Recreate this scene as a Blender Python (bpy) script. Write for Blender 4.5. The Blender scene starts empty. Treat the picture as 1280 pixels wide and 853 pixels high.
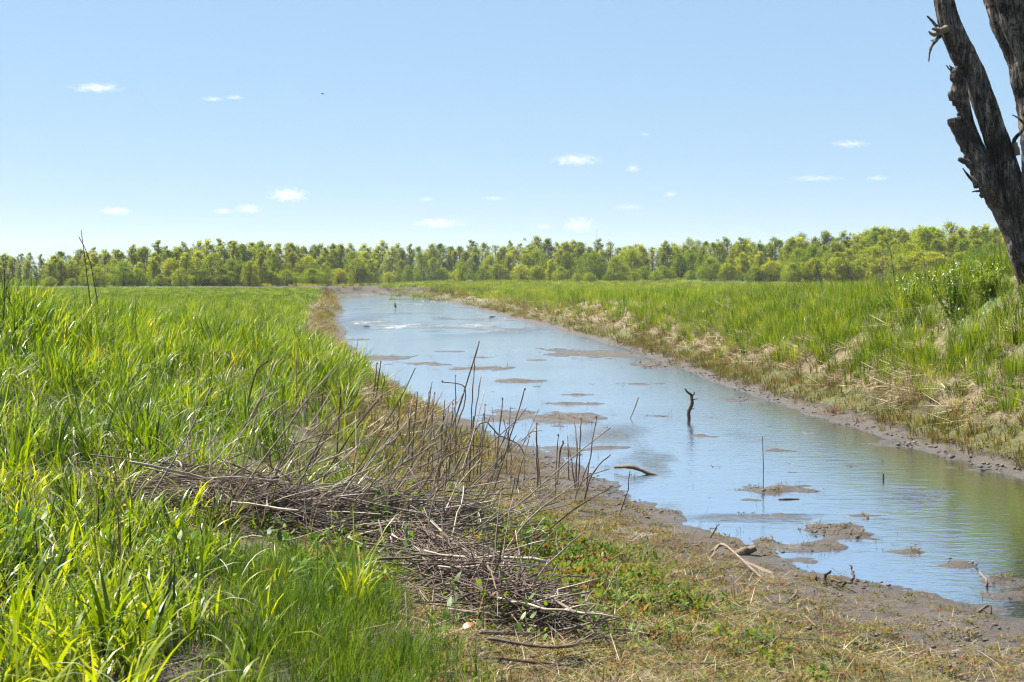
import bpy, math
import numpy as np
R = math.radians
rng = np.random.default_rng(11)
sc = bpy.context.scene
COL = sc.collection

# ------------------------------------------------------------------ camera, sky, sun, exposure
F = 1777.8            # focal length in photograph pixels (50 mm on 36 mm)
HZ = 345.0            # row of the horizon
CH = 3.0              # eye height above the water
cam_d = bpy.data.cameras.new('camera'); cam = bpy.data.objects.new('camera', cam_d); COL.objects.link(cam)
cam.location = (0, 0, CH); cam.rotation_euler = (R(90), 0, 0)
cam_d.lens = 50; cam_d.sensor_width = 36; cam_d.shift_y = -(426.5 - HZ) / 1280
cam_d.clip_start = 0.1; cam_d.clip_end = 60000
cam_d.dof.use_dof = True; cam_d.dof.focus_distance = 13.5; cam_d.dof.aperture_fstop = 6.3
sc.camera = cam
SUN_EL, SUN_AZ = 57.0, -58.0          # azimuth from +Y (view direction), negative = to the left
w = bpy.data.worlds.new('World'); sc.world = w; w.use_nodes = True
nt = w.node_tree; nt.nodes.clear()
sky = nt.nodes.new('ShaderNodeTexSky'); sky.sky_type = 'NISHITA'; sky.sun_disc = False
sky.sun_elevation = R(SUN_EL); sky.sun_rotation = R(SUN_AZ)
sky.altitude = 0; sky.air_density = 1.0; sky.dust_density = 0.35; sky.ozone_density = 2.2
bg = nt.nodes.new('ShaderNodeBackground'); bg.inputs[1].default_value = 0.051
wo = nt.nodes.new('ShaderNodeOutputWorld')
veil = nt.nodes.new('ShaderNodeMix'); veil.data_type = 'RGBA'; veil.inputs[0].default_value = 0.74     # thin even milky veil over the whole sky
veil.inputs[7].default_value = (2.55, 4.35, 6.6, 1); nt.links.new(sky.outputs[0], veil.inputs[6]); nt.links.new(veil.outputs[2], bg.inputs[0]); nt.links.new(bg.outputs[0], wo.inputs[0])
sd = bpy.data.lights.new('sun', 'SUN'); so = bpy.data.objects.new('sun', sd); COL.objects.link(so)
sd.energy = 5.0; sd.angle = R(0.53); sd.color = (1.0, 0.955, 0.88)
so.location = (0, 0, 60)
so.rotation_euler = (R(90 - SUN_EL), 0, math.pi - R(SUN_AZ))
vs = sc.view_settings; vs.view_transform = 'Standard'; vs.look = 'None'; vs.exposure = 1.43; vs.gamma = 1.0
vs.use_curve_mapping = False
sc.cycles.max_bounces = 8; sc.cycles.transparent_max_bounces = 8; sc.cycles.volume_bounces = 2
sc.cycles.transmission_bounces = 6; sc.cycles.caustics_reflective = False; sc.cycles.caustics_refractive = False
sc.cycles.sample_clamp_indirect = 6; sc.cycles.filter_width = 1.15

# ------------------------------------------------------------------ noise and small maths
def sstep(a, b, x):
    t = np.clip((np.asarray(x, float) - a) / (b - a), 0, 1); return t * t * (3 - 2 * t)
def _hash(ix, iy, s):
    h = (ix.astype(np.int64) * 374761393 + iy.astype(np.int64) * 668265263 + s * 1442695041) & 0x7fffffff
    h = ((h ^ (h >> 13)) * 1274126177) & 0x7fffffff
    return ((h ^ (h >> 16)) & 0xffff) / 65535.0
def vnoise(x, y, s=0):
    x = np.asarray(x, float); y = np.asarray(y, float)
    ix = np.floor(x); iy = np.floor(y); fx = x - ix; fy = y - iy
    fx = fx * fx * (3 - 2 * fx); fy = fy * fy * (3 - 2 * fy)
    a = _hash(ix, iy, s); b = _hash(ix + 1, iy, s); c = _hash(ix, iy + 1, s); d = _hash(ix + 1, iy + 1, s)
    return (a + (b - a) * fx) * (1 - fy) + (c + (d - c) * fx) * fy
def fbm(x, y, s=0, o=4):
    v = 0; a = 0.5; t = 0
    for k in range(o):
        v = v + a * vnoise(x * 2 ** k, y * 2 ** k, s + 17 * k); t += a; a *= 0.5
    return v / t

# ------------------------------------------------------------------ the lie of the land (water level z = 0)
def w_of(px, py):                        # point of the water level seen at a pixel of the photograph
    Y = CH * F / (py - HZ); return ((px - 640) * Y / F, Y)
LEFT = [(14, 10.4), (9.5, 10.8), (5.7, 11.3), (4.8, 12.1), (4.3, 13.0), (3.85, 13.6), (3.15, 14.2), (2.65, 15.5), (2.1, 17.2), (1.55, 19.8), (0.8, 23.6),
        (-0.5, 28.0), (-2.3, 35.5), (-4.3, 44.4), (-7.1, 62.7), (-11.6, 97), (-15.9, 133), (-22, 180), (-26.8, 222)]
RIGHT = [(14.2, 10.4), (10.4, 12), (8.4, 16), (7.5, 20.9), (6.95, 24.2), (6.5, 28.8), (6.0, 35.6), (5.5, 44), (4.6, 58), (2.7, 77), (0.2, 99), (-3.9, 132), (-8.5, 170), (-15, 222)]
LEFT = np.array(LEFT, float); RIGHT = np.array(RIGHT, float)
def seg_dist(x, y, pts):
    d = np.full(np.shape(x), 1e9)
    for (x0, y0), (x1, y1) in zip(pts[:-1], pts[1:]):
        dx, dy = x1 - x0, y1 - y0
        t = np.clip(((x - x0) * dx + (y - y0) * dy) / (dx * dx + dy * dy), 0, 1)
        d = np.minimum(d, np.hypot(x - x0 - t * dx, y - y0 - t * dy))
    return d
END = np.array([LEFT[-1], (-22, 224), RIGHT[-1]])
# mud bars that break the surface: pixel centre, pixel width, depth in metres along the view, height
BARS = [(604, 461, 96, 1.2, .05), (651, 477, 78, .9, .05), (676, 483, 52, .45, .04), (718, 494, 70, .35, .045), (716, 505, 80, .35, .045),
        (705, 524, 125, 1.5, .055), (478, 447, 84, 2.2, .05), (520, 455, 95, 1.6, .035), (755, 443, 170, 3.2, .07), (832, 456, 90, 2.6, .07), (690, 437, 60, 1.6, .03),
        (978, 564, 62, .35, .045), (971, 613, 118, .5, .055), (940, 626, 45, .25, .03), (1070, 582, 56, .3, .04), (1050, 664, 92, .75, .05),
        (1020, 684, 130, .5, .034), (1195, 707, 54, .22, .05), (1254, 727, 70, .22, .05), (1245, 745, 110, .28, .05), (960, 681, 60, .4, .035), (975, 644, 44, .22, .03),
        (1240, 585, 110, .5, .05), (1180, 567, 90, .5, .04), (1130, 556, 120, .6, .05), (930, 500, 70, .9, .05), (640, 520, 90, 2.0, .035), (700, 566, 70, 1.2, .03),
        (560, 440, 70, .9, .03), (600, 447, 50, .7, .03), (670, 450, 60, .6, .03), (820, 520, 50, .35, .03), (880, 545, 60, .3, .03), (760, 560, 60, .5, .03), (1010, 540, 50, .3, .03), (1090, 645, 70, .2, .03), (890, 660, 60, .3, .035), (1130, 690, 60, .2, .03), (1010, 700, 60, .3, .035), (990, 590, 40, .2, .03), (440, 425, 40, 1.5, .04), (800, 480, 60, .8, .03)]
BARW = [(*w_of(px, py), wd * (CH * F / (py - HZ)) / F * .62, dy * 1.15, h * .92) for px, py, wd, dy, h in BARS]
def height(x, y):
    x = np.asarray(x, float); y = np.asarray(y, float)
    n1 = fbm(x * .9, y * .9, 3) - .5; n2 = fbm(x * 3.1, y * 3.1, 5, 3) - .5
    wob = (fbm(x * .35, y * .22, 8) - .5) * np.clip(.5 + y * .012, .5, 2.2)
    yc = np.clip(y, 10.4, 222)
    XL = np.interp(yc, LEFT[:, 1], LEFT[:, 0]); XR = np.interp(yc, RIGHT[:, 1], RIGHT[:, 0])
    d = np.minimum(np.minimum(seg_dist(x, y, LEFT), seg_dist(x, y, RIGHT)), seg_dist(x, y, END))
    inside = (x > XL) & (x < XR) & (y > 10.4) & (y < 222.5)
    sdist = np.where(inside, -d, d) + wob * .55 + n2 * .35 * sstep(60, 20, y)
    wgt = sstep(0, 1, (x - XL) / np.maximum(XR - XL, .5))
    # land
    dl = np.maximum(sdist, 0)
    near = np.interp(dl, [0, 1, 2, 3, 4.2, 6.5, 9, 14, 40], [.0, .05, .11, .24, .45, .92, 1.28, 1.4, 1.4])
    far = np.interp(dl, [0, .5, 1.2, 2.2, 3.2, 5, 40], [.0, .08, .38, .85, 1.12, 1.2, 1.2])
    b = sstep(19, 34, y)
    zl = near * (1 - b) + far * b
    zl = zl * np.interp(y, [0, 220, 270, 420, 3000], [1, 1, 1.15, 1.7, 3.2])
    zl = zl + sstep(1.5, 6, dl) * (1.15 * np.exp(-((x + 11.8) / 3.3) ** 2 / 2 - ((y - 26) / 9) ** 2 / 2))
    zl = zl + .22 * np.exp(-((x + .6) / 1.6) ** 2 / 2 - ((y - 13.6) / 2.2) ** 2 / 2)
    pr = np.interp(y, [0, 55, 80, 120, 165, 225, 300, 500, 3000], [1.95, 1.95, 1.75, 1.35, 1.2, 1.3, 2.3, 2.8, 6])
    zr = np.interp(dl, [0, .5, 1.1, 2.2, 3.4, 4.6, 8, 60], [0, .05, .16, .58, .88, .97, 1.0, 1.0]) * pr
    zr = zr + sstep(2.5, 6, dl) * .45 * sstep(80, 40, y) + sstep(1.5, 5, dl) * (1.0 * np.exp(-((x - 11.8) / 2.9) ** 2 / 2 - ((y - 30) / 6.5) ** 2 / 2))
    land = (1 - wgt) * zl + wgt * zr
    land = land + n1 * .16 * sstep(1.5, 5, dl) + n2 * .06 * sstep(.3, 2, dl) + n2 * .035 + (fbm(x * 9, y * 9, 21, 3) - .5) * .035 * sstep(.0, .8, dl)
    land = land + (fbm(x * .05, y * .05, 31) - .5) * .6 * sstep(30, 80, dl)
    bed = -np.minimum(-np.minimum(sdist, 0) * .09, .3) - .012 + n2 * .03
    for bx, by, rx, ry, h in BARW:
        q = ((x - bx) / rx) ** 2 + ((y - by) / ry) ** 2
        m = np.exp(-q * 1.1)
        bed = np.maximum(bed, np.where(q < 6, -.06 + (h + .058) * m + n2 * .09 * sstep(0, .4, m) + n1 * .05 - .006 + (fbm(x * 5, y * 9, 23, 3) - .5) * .035, bed))
    return np.where(sdist > 0, land, bed)
def h1(x, y): return float(height(np.array([x]), np.array([y]))[0])
_Ys = np.concatenate([np.arange(4, 40, .04), np.arange(40, 420, .4)])
def G(px, py):                           # where the line of sight through a pixel meets the ground
    xs = (px - 640) * _Ys / F; zs = CH - (py - HZ) * _Ys / F
    k = np.argmax(height(xs, _Ys) >= zs)
    if k == 0: k = len(_Ys) - 1
    return float(xs[k]), float(_Ys[k]), float(height(xs[k:k + 1], _Ys[k:k + 1])[0])
def P(px, py, Y): return np.array([(px - 640) * Y / F, Y, CH - (py - HZ) * Y / F])

# ------------------------------------------------------------------ mesh helpers
def mk_mesh(name, V, faces, mat=None, smooth=False, attrs=None):
    V = np.asarray(V, np.float32).reshape(-1, 3); me = bpy.data.meshes.new(name)
    fl = [np.asarray(f, np.int32) for f in faces if len(f)]
    me.vertices.add(len(V)); me.vertices.foreach_set('co', V.ravel())
    nl = sum(f.size for f in fl); npoly = sum(len(f) for f in fl)
    me.loops.add(nl); me.polygons.add(npoly)
    me.loops.foreach_set('vertex_index', np.concatenate([f.ravel() for f in fl]))
    tot = np.concatenate([np.full(len(f), f.shape[1], np.int32) for f in fl])
    st = np.concatenate([[0], np.cumsum(tot)[:-1]]).astype(np.int32)
    me.polygons.foreach_set('loop_start', st); me.polygons.foreach_set('loop_total', tot)
    if smooth: me.polygons.foreach_set('use_smooth', np.ones(npoly, bool))
    if attrs:
        for k, a in attrs.items():
            at = me.attributes.new(k, 'FLOAT', 'POINT'); at.data.foreach_set('value', np.asarray(a, np.float32).ravel())
    me.update(calc_edges=True)
    if mat is not None: me.materials.append(mat)
    return me
class MB:
    def __init__(s): s.V = []; s.Q = []; s.T = []; s.A = []; s.n = 0
    def add(s, V, Q=None, T=None, vary=None):
        V = np.asarray(V, float).reshape(-1, 3)
        if Q is not None and len(Q): s.Q.append(np.asarray(Q) + s.n)
        if T is not None and len(T): s.T.append(np.asarray(T) + s.n)
        s.A.append(np.full(len(V), .5) if vary is None else np.broadcast_to(np.asarray(vary, float), (len(V),)))
        s.V.append(V); s.n += len(V); return s
    def mesh(s, name, mat, smooth=False):
        f = []
        if s.Q: f.append(np.concatenate(s.Q))
        if s.T: f.append(np.concatenate(s.T))
        return mk_mesh(name, np.concatenate(s.V), f, mat, smooth, {'vary': np.concatenate(s.A)})
def ob(name, me, parent=None, loc=None, rot=None, scl=None, link=True):
    o = bpy.data.objects.new(name, me)
    if link: COL.objects.link(o)
    if parent is not None: o.parent = parent
    if loc is not None: o.location = loc
    if rot is not None: o.rotation_euler = rot
    if scl is not None: o.scale = scl if hasattr(scl, '__len__') else (scl,) * 3
    return o
def tag(o, label=None, cat=None, group=None, kind=None):
    if label: o['label'] = label
    if cat: o['category'] = cat
    if group: o['group'] = group
    if kind: o['kind'] = kind
    return o
def empty(name, loc=(0, 0, 0), rz=0): 
    o = ob(name, None, None, loc, (0, 0, rz)); o.empty_display_size = .1; return o
def ribbons(mb, base, az, tilt, bend, length, width, seg=5, pw=1.5, taper=.8, fold=0., twist=0., vary=None, wmid=.35):
    """n leaf blades at once: base (n,3), compass az, start tilt from vertical, extra bend to the tip"""
    n = len(base); t = np.linspace(0, 1, seg + 1)
    th = tilt[:, None] + bend[:, None] * t[None] ** pw
    ds = (length / seg)[:, None]
    thm = (th[:, 1:] + th[:, :-1]) / 2
    r = np.concatenate([np.zeros((n, 1)), np.cumsum(np.sin(thm) * ds, 1)], 1)
    z = np.concatenate([np.zeros((n, 1)), np.cumsum(np.cos(thm) * ds, 1)], 1)
    ca, sa = np.cos(az)[:, None], np.sin(az)[:, None]
    C = np.stack([base[:, 0:1] + r * ca, base[:, 1:2] + r * sa, base[:, 2:3] + z], -1)
    tw = az[:, None] + math.pi / 2 + np.asarray(twist).reshape(-1, 1) * (0.3 + t[None])
    prof = np.where(t < wmid, .55 + .45 * t / wmid, np.clip((1 - t) / (1 - wmid), 0, 1) ** taper)
    hw = (width / 2)[:, None] * prof[None]
    W = np.stack([np.cos(tw) * hw, np.sin(tw) * hw, hw * 0], -1)
    Vv = np.stack([C - W, C + W], 2)                 # n, seg+1, 2, 3
    idx = np.arange(n * (seg + 1) * 2).reshape(n, seg + 1, 2)
    Q = np.stack([idx[:, :-1, 0], idx[:, :-1, 1], idx[:, 1:, 1], idx[:, 1:, 0]], -1).reshape(-1, 4)
    vv = rng.random(n) if vary is None else vary
    mb.add(Vv, Q, None, np.repeat(vv, (seg + 1) * 2))
def tube(mb, pts, rad, sides=6, cap=True, rough=0., vary=.5, ridge=None, seed=0):
    pts = np.asarray(pts, float); m = len(pts); rad = np.broadcast_to(np.asarray(rad, float), (m,))
    tan = np.gradient(pts, axis=0); tan /= np.linalg.norm(tan, axis=1, keepdims=True) + 1e-9
    up = np.array([0.13, 0.97, .21]) if abs(tan[:, 1]).mean() < .8 else np.array([.1, .1, 1.])
    a = np.cross(tan, up); a /= np.linalg.norm(a, axis=1, keepdims=True); b = np.cross(tan, a)
    ph = np.linspace(0, 2 * math.pi, sides, endpoint=False)
    rr = rad[:, None] * (1 + rough * (rng.random((m, sides)) - .5) * 2)
    if ridge is not None: rr = rr * ridge
    V = pts[:, None] + rr[..., None] * (np.cos(ph)[None, :, None] * a[:, None] + np.sin(ph)[None, :, None] * b[:, None])
    i = np.arange(m * sides).reshape(m, sides); j = np.roll(i, -1, 1)
    Q = np.stack([i[:-1], j[:-1], j[1:], i[1:]], -1).reshape(-1, 4)
    V = V.reshape(-1, 3); T = None
    if cap:
        V = np.concatenate([V, pts[:1], pts[-1:]]); c0, c1 = m * sides, m * sides + 1
        T = np.concatenate([np.stack([j[0], i[0], np.full(sides, c0)], -1), np.stack([i[-1], j[-1], np.full(sides, c1)], -1)])
    mb.add(V, Q, T, vary)
def crv(pts, n):                       # Catmull-Rom resample
    p = np.asarray(pts, float); k = len(p)
    if k == 2: return p[0] + (p[1] - p[0]) * np.linspace(0, 1, n)[:, None]
    q = np.concatenate([[2 * p[0] - p[1]], p, [2 * p[-1] - p[-2]]])
    t = np.linspace(0, k - 1 - 1e-6, n); i = t.astype(int); f = (t - i)[:, None]
    a, b, c, d = q[i], q[i + 1], q[i + 2], q[i + 3]
    return .5 * (2 * b + (c - a) * f + (2 * a - 5 * b + 4 * c - d) * f ** 2 + (3 * b - a - 3 * c + d) * f ** 3)
_ico = None
def ico(sub=2):
    import bmesh
    bm = bmesh.new(); bmesh.ops.create_icosphere(bm, subdivisions=sub, radius=1)
    V = np.array([v.co[:] for v in bm.verts]); bm.verts.ensure_lookup_table()
    T = np.array([[v.index for v in f.verts] for f in bm.faces]); bm.free(); return V, T

# ------------------------------------------------------------------ materials
class NT:
    def __init__(s, name):
        s.m = bpy.data.materials.new(name); s.m.use_nodes = True; s.t = s.m.node_tree; s.t.nodes.clear()
        s.out = s.n('ShaderNodeOutputMaterial')
    def n(s, k, **kw):
        o = s.t.nodes.new(k)
        for a, b in kw.items(): setattr(o, a, b)
        return o
    def l(s, a, b): s.t.links.new(a, b)
    def val(s, i, v):
        if hasattr(v, 'is_output') or isinstance(v, bpy.types.NodeSocket): s.l(v, i)
        else: i.default_value = v
    def math(s, op, a, b=0., c=None):
        o = s.n('ShaderNodeMath', operation=op); s.val(o.inputs[0], a); s.val(o.inputs[1], b)
        if c is not None: s.val(o.inputs[2], c)
        return o.outputs[0]
    def mix(s, f, a, b):
        o = s.n('ShaderNodeMix', data_type='RGBA'); s.val(o.inputs[0], f)
        s.val(o.inputs[6], a if not isinstance(a, tuple) else (*a, 1)); s.val(o.inputs[7], b if not isinstance(b, tuple) else (*b, 1))
        return o.outputs[2]
    def ramp(s, f, stops, interp='LINEAR'):
        o = s.n('ShaderNodeValToRGB'); o.color_ramp.interpolation = interp; e = o.color_ramp.elements
        while len(e) < len(stops): e.new(.5)
        for k, (p, c) in enumerate(stops): e[k].position = p; e[k].color = (*c, 1) if len(c) == 3 else c
        s.l(f, o.inputs[0]); return o.outputs[0]
    def noise(s, scale, detail=4, rough=.55, vec=None, dist=0):
        o = s.n('ShaderNodeTexNoise'); o.inputs['Scale'].default_value = scale; o.inputs['Detail'].default_value = detail
        o.inputs['Roughness'].default_value = rough; o.inputs['Distortion'].default_value = dist
        if vec is not None: s.l(vec, o.inputs['Vector'])
        return o.outputs[0]
    def pos(s): return s.n('ShaderNodeNewGeometry').outputs['Position']
    def objc(s): return s.n('ShaderNodeTexCoord').outputs['Object']
    def map(s, vec, scl=(1, 1, 1), rot=(0, 0, 0)):
        o = s.n('ShaderNodeMapping'); o.inputs['Scale'].default_value = scl; o.inputs['Rotation'].default_value = rot
        s.l(vec, o.inputs[0]); return o.outputs[0]
    def attr(s, nm): return s.n('ShaderNodeAttribute', attribute_name=nm).outputs['Fac']
    def rnd(s): return s.n('ShaderNodeObjectInfo').outputs['Random']
    def bsdf(s, col, rough=.6, spec=.5, **kw):
        o = s.n('ShaderNodeBsdfPrincipled'); s.val(o.inputs['Base Color'], (*col, 1) if isinstance(col, tuple) else col)
        s.val(o.inputs['Roughness'], rough); s.val(o.inputs['Specular IOR Level'], spec)
        for k, v in kw.items(): s.val(o.inputs[k], v)
        return o
    def bump(s, h, strength=.5, dist=.02):
        o = s.n('ShaderNodeBump'); o.inputs['Strength'].default_value = strength; s.val(o.inputs['Distance'], dist); s.l(h, o.inputs['Height'])
        return o.outputs[0]
    def done(s, sh): s.l(sh.outputs[0] if hasattr(sh, 'outputs') else sh, s.out.inputs[0]); return s.m
def leaf_mat(name, stops, trans=.45, rough=.38, spec=.5, warm=(1.25, 1.15, .55), big=None, interp='LINEAR'):
    """leaf: gloss + light through the blade; hue varies by plant, blade and slowly over the ground"""
    s = NT(name)
    f = s.math('ADD', s.math('MULTIPLY', s.rnd(), .5), s.math('MULTIPLY', s.attr('vary'), .5))
    if big: f = s.math('ADD', s.math('MULTIPLY', f, 1 - big), s.math('MULTIPLY', s.math('SUBTRACT', s.noise(.45, 2, vec=s.pos()), .15), big * 1.4))
    f = s.math('ADD', s.math('MULTIPLY', s.math('SUBTRACT', f, .5), 1.55), .5)
    c = s.ramp(f, stops, interp)
    b = s.bsdf(c, rough, spec)
    t = s.n('ShaderNodeBsdfTranslucent'); m = s.n('ShaderNodeMix', data_type='RGBA', blend_type='MULTIPLY'); m.inputs[0].default_value = 1
    s.l(c, m.inputs[6]); m.inputs[7].default_value = (*warm, 1); s.l(m.outputs[2], t.inputs[0])
    x = s.n('ShaderNodeMixShader'); x.inputs[0].default_value = trans; s.l(b.outputs[0], x.inputs[1]); s.l(t.outputs[0], x.inputs[2])
    return s.done(x)
def plain(name, stops, rough=.8, spec=.3, bump=0., scale=40, stretch=(1, 1, 1)):
    s = NT(name); v = s.map(s.objc(), stretch)
    f = s.math('ADD', s.math('MULTIPLY', s.rnd(), .35), s.math('MULTIPLY', s.attr('vary'), .3))
    nz = s.noise(scale, 4, vec=v); f = s.math('ADD', f, s.math('MULTIPLY', nz, .5))
    b = s.bsdf(s.ramp(f, stops), rough, spec)
    if bump: s.l(s.bump(nz, bump, .01), b.inputs['Normal'])
    return s.done(b)
M = {}
M['meadow'] = leaf_mat('meadow_grass', [(.08, (.016, .038, .002)), (.38, (.075, .15, .004)), (.62, (.155, .25, .006)), (.85, (.24, .325, .010)), (.99, (.40, .38, .10))], .5, .42, .35, (1.4, 1.25, .2), .18)
M['bright'] = leaf_mat('bright_grass', [(.08, (.016, .035, .002)), (.38, (.11, .19, .004)), (.65, (.24, .32, .008)), (.95, (.38, .41, .03))], .53, .38, .4, (1.4, 1.25, .22), .18)
M['fine'] = leaf_mat('fine_grass', [(.05, (.04, .085, .006)), (.5, (.08, .155, .008)), (.95, (.15, .21, .015))], .5, .5, .2)
M['rightgrass'] = leaf_mat('bank_grass', [(.08, (.03, .06, .003)), (.38, (.115, .20, .005)), (.62, (.20, .295, .010)), (.85, (.29, .345, .025)), (.99, (.52, .45, .22))], .5, .45, .3, (1.4, 1.25, .25), .2)
M['farfield'] = leaf_mat('far_field_grass', [(.1, (.07, .11, .006)), (.5, (.17, .22, .010)), (.95, (.30, .29, .03))], .5, .55, .2, (1.35, 1.15, .4), .5)
M['cover'] = leaf_mat('ground_cover', [(0, (.04, .085, .008)), (.4, (.10, .17, .010)), (.66, (.20, .24, .018)), (.8, (.26, .20, .03)), (.92, (.30, .13, .035)), (1, (.18, .055, .025))], .42, .62, .2)
M['moss'] = leaf_mat('mossy_sprigs', [(.05, (.06, .075, .012)), (.4, (.145, .15, .02)), (.65, (.22, .19, .045)), (.85, (.24, .14, .05)), (1, (.20, .07, .035))], .35, .65, .2)
M['weed'] = leaf_mat('broad_leaf', [(.05, (.035, .085, .010)), (.5, (.085, .18, .012)), (.95, (.19, .27, .025))], .45, .45, .3)
M['straw'] = leaf_mat('dry_straw', [(.05, (.06, .042, .02)), (.35, (.17, .12, .058)), (.65, (.33, .25, .13)), (.95, (.56, .46, .29))], .2, .6, .25, (1, .95, .7))
M['bleached'] = leaf_mat('bleached_glint_blade', [(.1, (.28, .27, .15)), (.5, (.50, .47, .33)), (.9, (.72, .69, .56))], .25, .3, .6, (1, 1, .8))  # dry blades; near-white end also paints sun glints on glossy blades
M['brownweed'] = leaf_mat('brown_weed', [(0, (.055, .03, .02)), (.5, (.11, .06, .04)), (1, (.17, .11, .06))], .2, .6, .2, (1, .9, .8))
M['orange'] = leaf_mat('orange_leaf', [(0, (.45, .16, .02)), (1, (.55, .26, .05))], .4, .4, .5, (1, 1, .8))
M['white'] = leaf_mat('white_petal', [(0, (.62, .64, .55)), (1, (.8, .8, .76))], .3, .5, .3, (1, 1, 1))
M['stick'] = plain('dead_stem', [(.2, (.024, .016, .011)), (.42, (.085, .06, .042)), (.6, (.20, .15, .11)), (.8, (.43, .355, .275))], .75, .3, .3, 60, (1, 1, .15))
M['stalk'] = plain('dark_stalk', [(.1, (.02, .014, .011)), (.45, (.07, .048, .035)), (.85, (.22, .16, .12))], .75, .3, .3, 60, (1, 1, .15))
M['drift'] = plain('driftwood', [(.15, (.035, .025, .017)), (.5, (.13, .095, .062)), (.9, (.30, .23, .155))], .8, .25, .8, 22, (1, 1, .2))
M['clod'] = plain('mud_clod', [(0, (.03, .022, .016)), (.5, (.08, .06, .045)), (1, (.16, .13, .10))], .6, .5, .4, 30)
M['trunk'] = plain('willow_trunk', [(0, (.05, .04, .03)), (1, (.2, .17, .13))], .9, .2)
M['bird'] = plain('dark_plumage', [(0, (.012, .012, .013)), (1, (.06, .055, .05))], .7, .3)
M['beak'] = plain('beak', [(0, (.08, .05, .02)), (1, (.12, .08, .03))], .5, .3)
M['steel'] = plain('mast_steel', [(0, (.30, .28, .28)), (1, (.42, .4, .4))], .6, .4)
TREE_C = {'yellow': [(.05, (.17, .22, .012)), (.5, (.27, .325, .02)), (.95, (.37, .39, .04))],
          'green': [(.05, (.11, .18, .014)), (.5, (.19, .265, .02)), (.95, (.28, .33, .035))],
          'olive': [(.05, (.14, .185, .026)), (.5, (.22, .265, .036)), (.95, (.30, .32, .055))]}
for k, v in TREE_C.items(): M['crown_' + k] = leaf_mat('crown_' + k, v, .55, .6, .1, (1.6, 1.45, .35))

# bark of the big dead tree
s = NT('dead_bark'); v = s.map(s.objc(), (1, 1, .16)); n1 = s.noise(13, 7, .72, v, 1.1); n2 = s.noise(2.2, 3, .5, s.objc())
ck = s.math('ABSOLUTE', s.math('SUBTRACT', s.noise(6.5, 4, .6, v, 1.6), .5)); crack = s.ramp(ck, [(.0, (0, 0, 0)), (.045, (1, 1, 1))])
f = s.math('ADD', s.math('MULTIPLY', n1, .85), s.math('MULTIPLY', s.math('SUBTRACT', n2, .5), .6))
c = s.ramp(f, [(.26, (.012, .009, .007)), (.38, (.065, .05, .04)), (.48, (.17, .135, .11)), (.58, (.34, .295, .25)), (.72, (.55, .50, .45))])
c = s.mix(crack, (.006, .005, .004), c)
b = s.bsdf(c, .85, .2); hb_ = s.math('ADD', s.math('MULTIPLY', n1, .7), s.math('MULTIPLY', crack, .6)); s.l(s.bump(hb_, 1., .12), b.inputs['Normal']); M['bark'] = s.done(b)

# ground: wet mud, litter, moss, soil
s = NT('bank_soil'); p = s.pos()
nA = s.noise(1.1, 5, .6, p); nB = s.noise(9, 5, .6, p); nC = s.noise(55, 4, .65, p)
mud = s.ramp(nC, [(.3, (.036, .029, .022)), (.55, (.092, .074, .056)), (.75, (.17, .14, .107))])
soil = s.ramp(nB, [(.3, (.025, .018, .012)), (.6, (.06, .046, .03)), (.8, (.13, .10, .065))])
straw = s.ramp(s.math('ADD', s.math('MULTIPLY', nC, .6), s.math('MULTIPLY', nB, .4)), [(.35, (.06, .044, .022)), (.52, (.18, .135, .07)), (.7, (.34, .265, .15))])
moss = s.ramp(s.math('ADD', s.math('MULTIPLY', nC, .5), s.math('MULTIPLY', nB, .5)), [(.35, (.03, .032, .010)), (.5, (.085, .085, .018)), (.68, (.17, .15, .045))])
green = s.ramp(nB, [(.3, (.03, .06, .008)), (.6, (.08, .13, .014)), (.8, (.14, .17, .03))])
jit = s.math('MULTIPLY', s.math('SUBTRACT', nB, .5), 1.1)
def zone(a): return s.ramp(s.math('ADD', s.attr(a), jit), [(.36, (0, 0, 0)), (.64, (1, 1, 1))])
c = s.mix(zone('z_straw'), soil, straw); c = s.mix(zone('z_green'), c, green); c = s.mix(zone('z_moss'), c, moss); wet = zone('z_mud'); c = s.mix(wet, c, mud)
c = s.mix(s.math('MULTIPLY', s.attr('z_wet'), .55), c, (.035, .028, .022))
rough = s.math('SUBTRACT', .9, s.math('MULTIPLY', s.ramp(s.math('ADD', s.math('MULTIPLY', s.attr('z_wet'), 1.), s.math('MULTIPLY', s.math('SUBTRACT', nA, .5), .9)), [(.4, (0, 0, 0)), (.75, (1, 1, 1))]), .52))
b = s.bsdf(c, rough, .5)
s.l(s.bump(s.math('ADD', nC, s.math('MULTIPLY', nB, 1.5)), .8, .03), b.inputs['Normal']); M['ground'] = s.done(b)

# water: shallow silty sheet that mirrors the sky, wind-ruffled where the attribute says so
s = NT('shallow_water'); p = s.pos()
r1 = s.noise(4.5, 3, .6, s.map(p, (.45, 1, 1))); r2 = s.noise(16, 2, .6, s.map(p, (.5, 1, 1)))
hgt = s.math('ADD', s.math('MULTIPLY', r1, 1.), s.math('MULTIPLY', r2, .3))
amp = s.math('ADD', .005, s.math('MULTIPLY', s.attr('ripple'), .17))
c = s.ramp(s.noise(.5, 4, .6, p), [(.3, (.06, .06, .065)), (.7, (.10, .10, .105))])
b = s.bsdf(c, .06, .5, IOR=1.6)
bo = s.n('ShaderNodeBump'); bo.inputs['Strength'].default_value = 1; s.l(amp, bo.inputs['Distance']); s.l(hgt, bo.inputs['Height'])
s.l(bo.outputs[0], b.inputs['Normal'])
gl = s.n('ShaderNodeBsdfGlossy'); gl.inputs['Color'].default_value = (.97, .98, 1, 1); gl.inputs['Roughness'].default_value = .13; s.l(bo.outputs[0], gl.inputs['Normal'])
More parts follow.
